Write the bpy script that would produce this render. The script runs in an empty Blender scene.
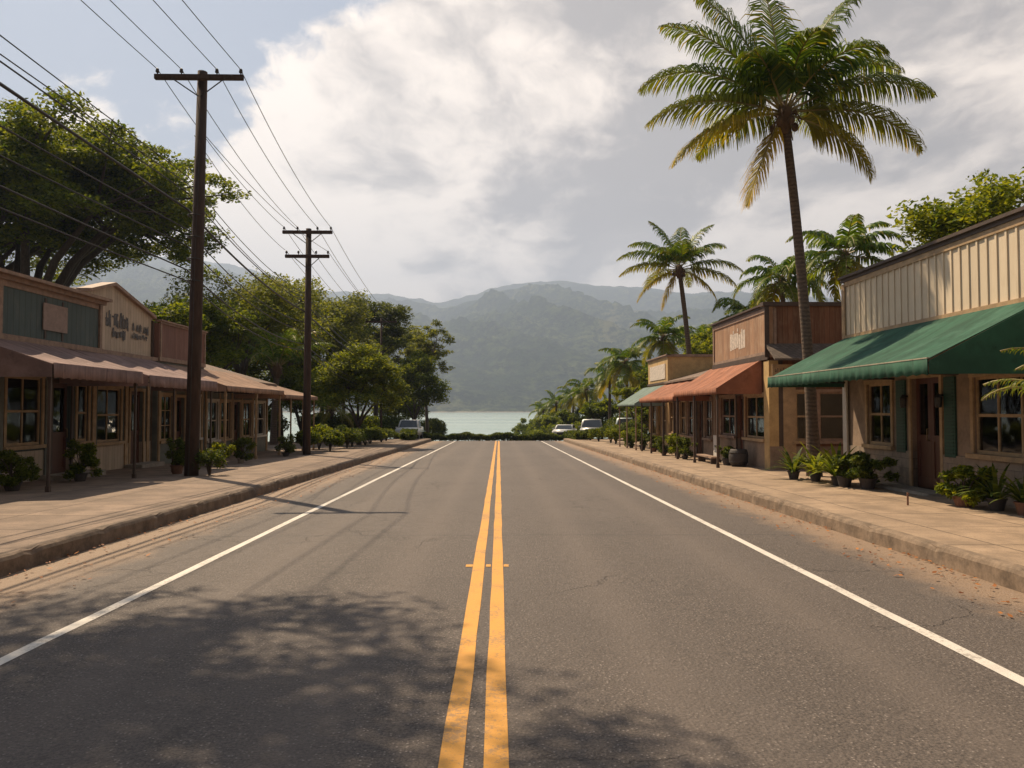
import bpy, bmesh, math, random
import numpy as np
from mathutils import Vector, Matrix, noise as mnoise

# ------------------------------------------------------------------ camera, sky, sun, exposure
sc = bpy.context.scene
C = sc.collection
R = math.radians
F_PX = 750.0
cam = bpy.data.cameras.new('camera'); camo = bpy.data.objects.new('camera', cam); C.objects.link(camo)
cam.sensor_width = 36.0; cam.lens = F_PX / 1024 * 36; cam.clip_start = .1; cam.clip_end = 40000
camo.location = (0, 0, 1.7)
camo.rotation_euler = (R(90) + math.atan(26 / F_PX), 0, -math.atan(13 / F_PX))
sc.camera = camo

SUN_EL, SUN_AZ = 53.0, (-0.637, 0.771)          # direction towards the sun on the ground plane
world = bpy.data.worlds.new('World'); sc.world = world; world.use_nodes = True
sun = bpy.data.lights.new('sun', 'SUN'); suno = bpy.data.objects.new('sun', sun); C.objects.link(suno)
sun.energy = 5.0; sun.angle = R(.5); sun.color = (1.0, .80, .56)
sv = Vector((SUN_AZ[0] * math.cos(R(SUN_EL)), SUN_AZ[1] * math.cos(R(SUN_EL)), math.sin(R(SUN_EL))))
suno.rotation_euler = sv.to_track_quat('Z', 'Y').to_euler()
sc.view_settings.view_transform = 'Standard'; sc.view_settings.look = 'None'
sc.view_settings.exposure = 0.78; sc.view_settings.gamma = 1
sc.cycles.max_bounces = 6; sc.cycles.transparent_max_bounces = 12; sc.cycles.volume_bounces = 0
sc.cycles.use_denoising = True


class N:
    """small node-graph helper"""
    def __init__(s, nt): s.nt = nt
    def new(s, t, **k):
        n = s.nt.nodes.new(t)
        for a, b in k.items(): setattr(n, a, b)
        return n
    def put(s, sock, v):
        if isinstance(v, bpy.types.NodeSocket): s.nt.links.new(v, sock)
        elif isinstance(v, (tuple, list)) and len(v) == 3 and sock.type == 'RGBA': sock.default_value = (*v, 1)
        else: sock.default_value = v
    def m(s, op, *a, clamp=False):
        n = s.new('ShaderNodeMath', operation=op, use_clamp=clamp)
        for i, v in enumerate(a): s.put(n.inputs[i], v)
        return n.outputs[0]
    def vm(s, op, *a):
        n = s.new('ShaderNodeVectorMath', operation=op)
        for i, v in enumerate(a): s.put(n.inputs[i], v)
        return n.outputs[0]
    def scale(s, v, f):
        n = s.new('ShaderNodeVectorMath', operation='SCALE'); s.put(n.inputs[0], v); s.put(n.inputs[3], f); return n.outputs[0]
    def noise(s, vec, scale, detail=4, rough=.55, dist=0, out=0):
        n = s.new('ShaderNodeTexNoise'); s.put(n.inputs['Vector'], vec)
        n.inputs['Scale'].default_value = scale; n.inputs['Detail'].default_value = detail
        n.inputs['Roughness'].default_value = rough; n.inputs['Distortion'].default_value = dist
        return n.outputs[out]
    def mix(s, f, a, b, mode='MIX'):
        n = s.new('ShaderNodeMix', data_type='RGBA', blend_type=mode)
        s.put(n.inputs[0], f); s.put(n.inputs[6], a); s.put(n.inputs[7], b); return n.outputs[2]
    def smooth(s, v, a, b):
        n = s.new('ShaderNodeMapRange', interpolation_type='SMOOTHSTEP')
        s.put(n.inputs[0], v); n.inputs[1].default_value = a; n.inputs[2].default_value = b; return n.outputs[0]
    def lin(s, v, a, b, c=0, d=1):
        n = s.new('ShaderNodeMapRange')
        s.put(n.inputs[0], v)
        for i, q in enumerate((a, b, c, d)): n.inputs[i + 1].default_value = q
        return n.outputs[0]
    def sep(s, v):
        n = s.new('ShaderNodeSeparateXYZ'); s.put(n.inputs[0], v); return n.outputs
    def comb(s, x, y, z):
        n = s.new('ShaderNodeCombineXYZ')
        for i, v in enumerate((x, y, z)): s.put(n.inputs[i], v)
        return n.outputs[0]


def build_world():
    nt = world.node_tree; nt.nodes.clear(); g = N(nt)
    sky = g.new('ShaderNodeTexSky'); sky.sky_type = 'NISHITA'; sky.sun_disc = False
    sky.sun_elevation = R(SUN_EL); sky.sun_rotation = math.atan2(SUN_AZ[0], SUN_AZ[1])
    sky.air_density = 1.2; sky.dust_density = 2.0
    d = g.vm('NORMALIZE', g.new('ShaderNodeTexCoord').outputs['Generated'])
    x, y, z = g.sep(d)
    zc = g.m('MAXIMUM', z, 0.0)
    k = g.m('DIVIDE', 1.0, g.m('ADD', zc, .30))
    p = g.comb(g.m('MULTIPLY', x, k), g.m('MULTIPLY', g.m('MULTIPLY', y, k), .8), g.m('MULTIPLY', z, 1.1))
    warp = g.scale(g.vm('SUBTRACT', g.noise(p, 2.2, 4, .55, 0, 1), (.5, .5, .5)), .30)
    pw = g.vm('ADD', p, warp)
    n1 = g.noise(g.vm('ADD', pw, (2.3, 0.7, 4.2)), 1.5, 12, .60)
    # clear sky is upper left, the overcast thickens to the right
    az = g.m('ADD', g.m('MULTIPLY', x, .62), g.m('MULTIPLY', zc, -1.1))
    bias = g.m('MULTIPLY', g.smooth(az, -.82, -.36), .42)
    n3 = g.noise(g.vm('ADD', pw, (1.1, 8.4, 3.0)), 4.2, 8, .60)
    puff = g.m('MULTIPLY', g.m('SUBTRACT', n3, .5), g.m('ADD', .16, g.m('MULTIPLY', g.smooth(x, .1, -.3), .34)))
    cov = g.m('ADD', g.m('ADD', n1, puff), g.m('SUBTRACT', bias, .112))
    dens = g.smooth(cov, .485, .575)
    # light from the upper left: compare the cloud field with itself a step towards the light
    n1b = g.noise(g.vm('ADD', pw, (2.3 - .07, 0.7, 4.2 + .10)), 1.5, 8, .58)
    rel = g.m('SUBTRACT', n1, n1b)
    n2 = g.noise(g.vm('ADD', pw, (5.1, 3.4, 1.0)), 1.15, 8, .60)
    sh = g.m('ADD', g.m('ADD', g.m('MULTIPLY', n2, 2.7), g.m('MULTIPLY', rel, 4.2)), g.m('ADD', g.m('MULTIPLY', x, -.50), g.m('MULTIPLY', zc, -.30)))
    sh = g.m('ADD', sh, g.m('MULTIPLY', g.smooth(z, .38, .10), .30))
    lit = g.lin(sh, .66, 1.52)
    lit = g.smooth(g.m('ADD', lit, g.m('MULTIPLY', g.smooth(cov, .80, .50), .30)), 0.0, 1.0)
    ccol = g.mix(lit, (.25, .215, .195), (.84, .715, .60))
    away = g.m('MAXIMUM', g.smooth(y, .25, -.25), g.smooth(z, .56, .80))      # unseen sky overhead and behind the camera darkened to weaken fill light
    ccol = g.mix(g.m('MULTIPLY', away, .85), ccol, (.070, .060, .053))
    skyc = g.scale(sky.outputs[0], .040)
    skyc = g.mix(.6, skyc, (.185, .225, .305))
    low = g.smooth(z, .22, .03)                       # thin bright layer near the horizon
    skyc = g.mix(g.m('MULTIPLY', low, .5), skyc, (.50, .50, .52))
    col = g.mix(dens, skyc, ccol)
    col = g.mix(g.smooth(z, -.01, -.05), col, (.06, .055, .05))  # unseen sky below the horizon also darkened, cutting light from beneath
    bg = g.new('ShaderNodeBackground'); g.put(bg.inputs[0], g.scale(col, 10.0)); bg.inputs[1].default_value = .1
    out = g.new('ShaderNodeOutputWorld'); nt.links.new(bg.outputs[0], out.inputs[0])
build_world()

# ------------------------------------------------------------------ materials
MATS = {}
def mat(name):
    m = bpy.data.materials.new(name); m.use_nodes = True; nt = m.node_tree
    b = nt.nodes['Principled BSDF']; return m, N(nt), b
def coords(g): return g.new('ShaderNodeTexCoord').outputs['Object']
def wcoords(g): return g.new('ShaderNodeNewGeometry').outputs['Position']
def bump(g, b, h, strength=.4, dist=.02):
    n = g.new('ShaderNodeBump'); n.inputs['Strength'].default_value = strength; n.inputs['Distance'].default_value = dist
    g.put(n.inputs['Height'], h); g.nt.links.new(n.outputs[0], b.inputs['Normal'])

def m_paint(name, col, rough=.6, var=.25, scale=6, bumps=.15, metallic=0):
    m, g, b = mat(name); p = wcoords(g)
    n = g.noise(p, scale, 6, .6); n2 = g.noise(p, scale * 7, 4, .6)
    f = g.m('ADD', g.m('MULTIPLY', n, .7), g.m('MULTIPLY', n2, .3))
    c = g.mix(g.smooth(f, .3, .7), tuple(v * (1 - var) for v in col), tuple(min(1, v * (1 + var * .6)) for v in col))
    g.put(b.inputs['Base Color'], c); b.inputs['Roughness'].default_value = rough; b.inputs['Metallic'].default_value = metallic
    bump(g, b, f, bumps, .01)
    return m

def m_planks(name, col, width=.14, var=.35, wear=(.5, .42, .34), wearamt=.3, groove=.05, rough=.75, horizontal=False):
    m, g, b = mat(name); p = wcoords(g); x, y, z = g.sep(p)
    u = g.m('ADD', x, y)
    if horizontal: u, z = z, u
    s = g.m('DIVIDE', u, width); idx = g.m('FLOOR', s); fr = g.m('FRACT', s)
    wn = g.new('ShaderNodeTexWhiteNoise', noise_dimensions='1D'); g.put(wn.inputs['W'], idx); r = wn.outputs['Value']
    gv = g.comb(g.m('MULTIPLY', u, 14.0), g.m('MULTIPLY', r, 20.0), g.m('MULTIPLY', z, 1.2))
    grain = g.noise(gv, 1.6, 6, .65)
    blot = g.noise(g.comb(g.m('MULTIPLY', u, 1.5), 0.0, g.m('MULTIPLY', z, 1.0)), 1.7, 5, .6)
    val = g.m('ADD', g.m('MULTIPLY', r, .5), g.m('MULTIPLY', grain, .5))
    c = g.mix(val, tuple(v * (1 - var) for v in col), tuple(min(1, v * (1 + var * .8)) for v in col))
    wf = g.m('MULTIPLY', g.smooth(g.m('ADD', g.m('MULTIPLY', grain, .5), g.m('MULTIPLY', blot, .5)), .46, .66), wearamt)
    c = g.mix(wf, c, wear)
    gr = g.m('LESS_THAN', g.m('MINIMUM', fr, g.m('SUBTRACT', 1.0, fr)), groove)
    c = g.mix(g.m('MULTIPLY', gr, .55), c, tuple(v * .25 for v in col))
    g.put(b.inputs['Base Color'], c); b.inputs['Roughness'].default_value = rough
    bump(g, b, g.m('SUBTRACT', g.m('MULTIPLY', grain, .35), gr), .5, .012)
    return m

def m_stone(name, col):
    m, g, b = mat(name); p = wcoords(g); x, y, z = g.sep(p)
    v = g.comb(g.m('ADD', x, y), z, 0.0)
    br = g.new('ShaderNodeTexBrick'); g.put(br.inputs['Vector'], v); br.inputs['Scale'].default_value = 1.6
    br.inputs['Mortar Size'].default_value = .012; br.inputs['Brick Width'].default_value = .62; br.inputs['Row Height'].default_value = .34
    br.inputs['Color1'].default_value = (*[c * .8 for c in col], 1); br.inputs['Color2'].default_value = (*[c * 1.15 for c in col], 1)
    br.inputs['Mortar'].default_value = (*[c * .55 for c in col], 1)
    n = g.noise(p, 7, 7, .65)
    c = g.mix(g.smooth(n, .3, .75), br.outputs[0], tuple(q * 1.5 for q in col), 'MIX')
    c = g.mix(.55, br.outputs[0], c); c = g.mix(g.smooth(g.noise(p, 2.3, 5, .6), .5, .7), c, tuple(q * .6 for q in col))
    g.put(b.inputs['Base Color'], c); b.inputs['Roughness'].default_value = .85
    bump(g, b, g.m('SUBTRACT', n, br.outputs[1]), .5, .02); return m

def m_fabric(name, col, fade=.3, trans=.25):
    m, g, b = mat(name); p = wcoords(g); x, y, z = g.sep(p)
    n = g.noise(p, 1.3, 6, .6); st = g.noise(g.comb(g.m('MULTIPLY', x, .8), g.m('MULTIPLY', y, 7.0), g.m('MULTIPLY', z, .6)), 1.0, 5, .6)
    f = g.smooth(g.m('ADD', g.m('MULTIPLY', n, .5), g.m('MULTIPLY', st, .5)), .35, .68)
    c = g.mix(f, tuple(v * (1 - fade) for v in col), tuple(min(1, v * (1 + fade * .6)) for v in col))
    c = g.mix(g.smooth(g.noise(p, 3.5, 6, .7), .55, .72), c, tuple(v * .62 for v in col))
    c = g.mix(g.m('MULTIPLY', g.smooth(g.noise(p, 1.1, 5, .7), .52, .7), .35), c, tuple(min(1, v * 1.5 + .05) for v in col))
    fr = g.m('FRACT', g.m('DIVIDE', y, .92)); sm = g.smooth(g.m('ABSOLUTE', g.m('SUBTRACT', fr, .5)), .022, .012)
    c = g.mix(g.m('MULTIPLY', sm, .75), c, tuple(v * .5 for v in col))
    g.put(b.inputs['Base Color'], c); b.inputs['Roughness'].default_value = .85
    wv = g.noise(g.comb(g.m('MULTIPLY', x, 1.2), g.m('MULTIPLY', y, 4.0), g.m('MULTIPLY', z, 1.2)), 1.3, 3, .5)
    bump(g, b, g.m('ADD', wv, g.m('MULTIPLY', g.noise(p, 160, 2), .1)), .5, .05)
    tr = g.new('ShaderNodeBsdfTranslucent'); g.put(tr.inputs[0], c)
    mx = g.new('ShaderNodeMixShader'); mx.inputs[0].default_value = trans
    g.nt.links.new(b.outputs[0], mx.inputs[1]); g.nt.links.new(tr.outputs[0], mx.inputs[2])
    g.nt.links.new(mx.outputs[0], g.nt.nodes['Material Output'].inputs[0]); return m

def m_leaf(name, dark, light, dry=(.30, .17, .025), trans=.38, rough=.6):
    m, g, b = mat(name)
    ge = g.new('ShaderNodeNewGeometry'); r = ge.outputs['Random Per Island']
    n = g.noise(ge.outputs['Position'], .9, 3, .6)
    f = g.smooth(g.m('ADD', g.m('MULTIPLY', r, .55), g.m('MULTIPLY', n, .55)), .25, .85)
    c = g.mix(f, dark, light)
    at = g.new('ShaderNodeAttribute', attribute_name='dry')
    c = g.mix(at.outputs['Fac'], c, dry)
    g.put(b.inputs['Base Color'], c); b.inputs['Roughness'].default_value = rough
    b.inputs['Specular IOR Level'].default_value = .16
    tr = g.new('ShaderNodeBsdfTranslucent'); g.put(tr.inputs[0], g.mix(1.0, c, (1.75, 1.5, .5), 'MULTIPLY'))
    mx = g.new('ShaderNodeMixShader'); mx.inputs[0].default_value = trans
    g.nt.links.new(b.outputs[0], mx.inputs[1]); g.nt.links.new(tr.outputs[0], mx.inputs[2])
    g.nt.links.new(mx.outputs[0], g.nt.nodes['Material Output'].inputs[0]); return m

def m_bark(name, col, ring=0):
    m, g, b = mat(name); p = wcoords(g); x, y, z = g.sep(p)
    n = g.noise(g.comb(g.m('MULTIPLY', x, 12.0), g.m('MULTIPLY', y, 12.0), g.m('MULTIPLY', z, 22.0 if ring else 2.0)), 1.0, 6, .65)
    h = n
    if ring:
        w = g.m('SINE', g.m('ADD', g.m('MULTIPLY', z, 2 * math.pi / ring), g.m('MULTIPLY', g.noise(p, 3, 3), 5.0)))
        h = g.m('ADD', g.m('MULTIPLY', w, .10), n)
    c = g.mix(g.smooth(h, .2, .9), tuple(v * .5 for v in col), tuple(v * 1.35 for v in col))
    g.put(b.inputs['Base Color'], c); b.inputs['Roughness'].default_value = .9; bump(g, b, h, .7, .03); return m

def m_glass(name, tint=(.62, .64, .62)):
    m, g, b = mat(name)
    lw = g.new('ShaderNodeFresnel'); lw.inputs[0].default_value = 1.5
    gl = g.new('ShaderNodeBsdfGlossy'); gl.inputs['Roughness'].default_value = .03
    nz = g.noise(wcoords(g), 1.1, 2); bn = g.new('ShaderNodeBump'); bn.inputs['Strength'].default_value = .12; bn.inputs['Distance'].default_value = .05
    g.put(bn.inputs['Height'], nz); g.nt.links.new(bn.outputs[0], gl.inputs['Normal'])
    tp = g.new('ShaderNodeBsdfTransparent'); g.put(tp.inputs[0], tint)
    mx = g.new('ShaderNodeMixShader'); g.put(mx.inputs[0], g.m('ADD', g.m('MULTIPLY', lw.outputs[0], 1.15), .01, clamp=True))
    g.nt.links.new(tp.outputs[0], mx.inputs[1]); g.nt.links.new(gl.outputs[0], mx.inputs[2])
    g.nt.links.new(mx.outputs[0], g.nt.nodes['Material Output'].inputs[0]); return m

def m_asphalt():
    m, g, b = mat('asphalt'); p = wcoords(g); x, y, z = g.sep(p)
    fine = g.noise(p, 60, 4, .8); med = g.noise(p, 9, 5, .6); big = g.noise(g.comb(g.m('MULTIPLY', x, 1.0), g.m('MULTIPLY', y, .22), 0.0), .75, 5, .6)
    vo = g.new('ShaderNodeTexVoronoi'); g.put(vo.inputs['Vector'], p); vo.inputs['Scale'].default_value = 38
    c = g.mix(g.smooth(fine, .32, .68), (.026, .021, .018), (.150, .120, .100))
    c = g.mix(g.m('MULTIPLY', g.smooth(vo.outputs['Distance'], .34, .10), g.m('GREATER_THAN', g.sep(vo.outputs['Color'])[0], .62)), c, (.30, .255, .22))
    c = g.mix(g.m('MULTIPLY', g.smooth(big, .35, .68), .42), c, (.118, .096, .082))
    c = g.mix(g.m('MULTIPLY', g.smooth(g.noise(p, .23, 6, .65), .45, .68), .35), c, (.062, .050, .043))
    c = g.mix(g.m('MULTIPLY', g.m('MULTIPLY', g.smooth(g.m('ABSOLUTE', g.m('SUBTRACT', g.m('ABSOLUTE', x), 1.8)), .5, .0), g.smooth(g.noise(p, 3.5, 5, .7), .52, .66)), .38), c, (.03, .026, .023))
    c = g.mix(g.m('MULTIPLY', g.smooth(med, .55, .75), .3), c, (.05, .044, .04))
    # worn wheel paths
    ax = g.m('ABSOLUTE', x); wp = g.m('ABSOLUTE', g.m('SUBTRACT', g.m('ABSOLUTE', g.m('SUBTRACT', ax, 1.85)), .8))
    c = g.mix(g.m('MULTIPLY', g.smooth(g.m('ADD', wp, g.m('MULTIPLY', big, .3)), .55, .12), .28), c, (.155, .124, .103))
    # cracks
    vc = g.new('ShaderNodeTexVoronoi', feature='DISTANCE_TO_EDGE')
    wv = g.scale(g.noise(p, 1.6, 6, .6, 0, 1), .9)
    g.put(vc.inputs['Vector'], g.vm('ADD', p, wv)); vc.inputs['Scale'].default_value = .42
    crack = g.m('MULTIPLY', g.smooth(vc.outputs['Distance'], .011, .002), g.smooth(g.noise(p, .35, 2), .50, .60))
    c = g.mix(g.m('MULTIPLY', crack, .32), c, (.025, .022, .02))
    # transverse seam and pale dust towards the kerbs
    seam = g.smooth(g.m('ABSOLUTE', g.m('SUBTRACT', g.m('ADD', y, g.m('MULTIPLY', g.noise(p, 2, 3), .25)), 11.3)), .035, .01)
    c = g.mix(g.m('MULTIPLY', seam, .5), c, (.03, .027, .025))
    dust = g.m('MULTIPLY', g.smooth(g.m('ADD', ax, g.m('MULTIPLY', g.noise(p, 1.7, 6, .65), 1.1)), 4.75, 5.5), .85)
    c = g.mix(dust, c, (.27, .185, .12))
    g.put(b.inputs['Base Color'], c)
    g.put(b.inputs['Roughness'], g.m('ADD', g.m('MULTIPLY', med, .2), .62)); b.inputs['Specular IOR Level'].default_value = .42
    bump(g, b, g.m('ADD', g.m('ADD', fine, g.m('MULTIPLY', vo.outputs['Distance'], -.7)), g.m('MULTIPLY', crack, -1.5)), .75, .012); return m

def m_line(name, col):
    m, g, b = mat(name); p = wcoords(g)
    wear = g.smooth(g.m('ADD', g.m('MULTIPLY', g.noise(p, 30, 5, .75), .55), g.m('MULTIPLY', g.noise(p, 1.6, 5, .65), .45)), .50, .60)
    c = g.mix(g.m('MULTIPLY', wear, .55), col, (.13, .11, .09))
    c = g.mix(g.m('MULTIPLY', g.smooth(g.noise(p, 5, 5), .5, .75), .3), c, tuple(v * .55 for v in col))
    g.put(b.inputs['Base Color'], c); b.inputs['Roughness'].default_value = .6; bump(g, b, g.noise(p, 120, 3, .7), .5, .008); return m

def m_walk(name, col, slab=1.5):
    m, g, b = mat(name); p = wcoords(g); x, y, z = g.sep(p)
    def joint(s, w):
        wv = g.m('ADD', s, g.m('MULTIPLY', g.noise(p, 2.5, 4), .05)); fr = g.m('FRACT', g.m('DIVIDE', wv, slab))
        return g.smooth(g.m('MINIMUM', fr, g.m('SUBTRACT', 1.0, fr)), w, .002)
    j = g.m('MAXIMUM', joint(x, .016), joint(y, .016))
    n = g.noise(p, 1.3, 7, .65); f = g.noise(p, 45, 4, .7)
    ix = g.comb(g.m('FLOOR', g.m('DIVIDE', x, slab)), g.m('FLOOR', g.m('DIVIDE', y, slab)), 0.0)
    wn = g.new('ShaderNodeTexWhiteNoise'); g.put(wn.inputs['Vector'], ix)
    c = g.mix(g.smooth(n, .33, .68), tuple(v * .62 for v in col), tuple(v * 1.18 for v in col))
    c = g.mix(g.m('MULTIPLY', wn.outputs[0], .35), c, tuple(v * .68 for v in col))
    c = g.mix(g.m('MULTIPLY', g.smooth(f, .47, .66), .5), c, tuple(v * .45 for v in col))
    c = g.mix(g.m('MULTIPLY', g.smooth(g.noise(p, 5.5, 7, .75), .52, .66), .4), c, tuple(v * .5 for v in col))
    c = g.mix(g.m('MULTIPLY', g.smooth(g.noise(p, .7, 8, .7), .55, .68), .5), c, tuple(v * .5 for v in col))
    c = g.mix(g.m('MULTIPLY', j, .85), c, tuple(v * .22 for v in col))
    g.put(b.inputs['Base Color'], c); b.inputs['Roughness'].default_value = .9
    bump(g, b, g.m('SUBTRACT', g.m('MULTIPLY', f, .4), j), .5, .015); return m

def m_roof(name, col):
    m, g, b = mat(name); p = wcoords(g); x, y, z = g.sep(p)
    br = g.new('ShaderNodeTexBrick'); g.put(br.inputs['Vector'], g.comb(y, g.m('ADD', x, z), 0.0)); br.inputs['Scale'].default_value = 3
    br.inputs['Mortar Size'].default_value = .03; br.inputs['Brick Width'].default_value = .5; br.inputs['Row Height'].default_value = .45
    br.inputs['Color1'].default_value = (*[c * .75 for c in col], 1); br.inputs['Color2'].default_value = (*[c * 1.2 for c in col], 1)
    br.inputs['Mortar'].default_value = (*[c * .4 for c in col], 1)
    c = g.mix(g.smooth(g.noise(p, 3, 6, .6), .4, .7), br.outputs[0], tuple(v * .7 for v in col))
    g.put(b.inputs['Base Color'], c); b.inputs['Roughness'].default_value = .9; bump(g, b, br.outputs[1], -.5, .02); return m

def m_ground(name, a, bcol, scale=.6):
    m, g, b = mat(name); p = wcoords(g)
    c = g.mix(g.smooth(g.noise(p, scale, 8, .7), .4, .62), a, bcol)
    c = g.mix(g.m('MULTIPLY', g.noise(p, 25, 4, .7), .5), c, tuple(v * .5 for v in a))
    g.put(b.inputs['Base Color'], c); b.inputs['Roughness'].default_value = .95; bump(g, b, g.noise(p, 12, 6, .7), .6, .05); return m

def m_mountain():
    m, g, b = mat('forested mountain'); p = wcoords(g); x, y, z = g.sep(p)
    n = g.noise(p, .0035, 7, .6); f = g.noise(p, .03, 6, .75)
    c = g.mix(g.smooth(n, .38, .62), (.032, .060, .016), (.12, .15, .045))
    c = g.mix(g.smooth(f, .42, .62), tuple(v for v in (.018, .034, .014)), c)
    c = g.mix(g.m('MULTIPLY', g.smooth(g.m('ADD', g.m('MULTIPLY', n, .6), g.m('MULTIPLY', f, .4)), .56, .66), .6), c, (.20, .19, .09))
    c = g.mix(g.smooth(g.m('ADD', z, g.m('MULTIPLY', f, -9.0)), -4.5, -9.5), c, (.5, .44, .34))
    g.put(b.inputs['Base Color'], c); b.inputs['Roughness'].default_value = 1.0; b.inputs['Specular IOR Level'].default_value = .1
    bump(g, b, g.m('ADD', f, g.m('MULTIPLY', g.noise(p, .1, 5, .7), .6)), 1.0, 22); return m

def m_water():
    m, g, b = mat('bay water'); p = wcoords(g); x, y, z = g.sep(p)
    c = g.mix(g.smooth(g.noise(g.comb(g.m('MULTIPLY', x, .25), y, 0.0), .012, 4), .35, .65), (.28, .39, .38), (.37, .47, .45))
    g.put(b.inputs['Base Color'], c); b.inputs['Roughness'].default_value = .22
    w = g.m('ADD', g.noise(g.comb(g.m('MULTIPLY', x, .6), y, 0.0), .5, 5, .6), g.noise(p, .09, 4))
    bump(g, b, w, .9, .6); return m

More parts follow.
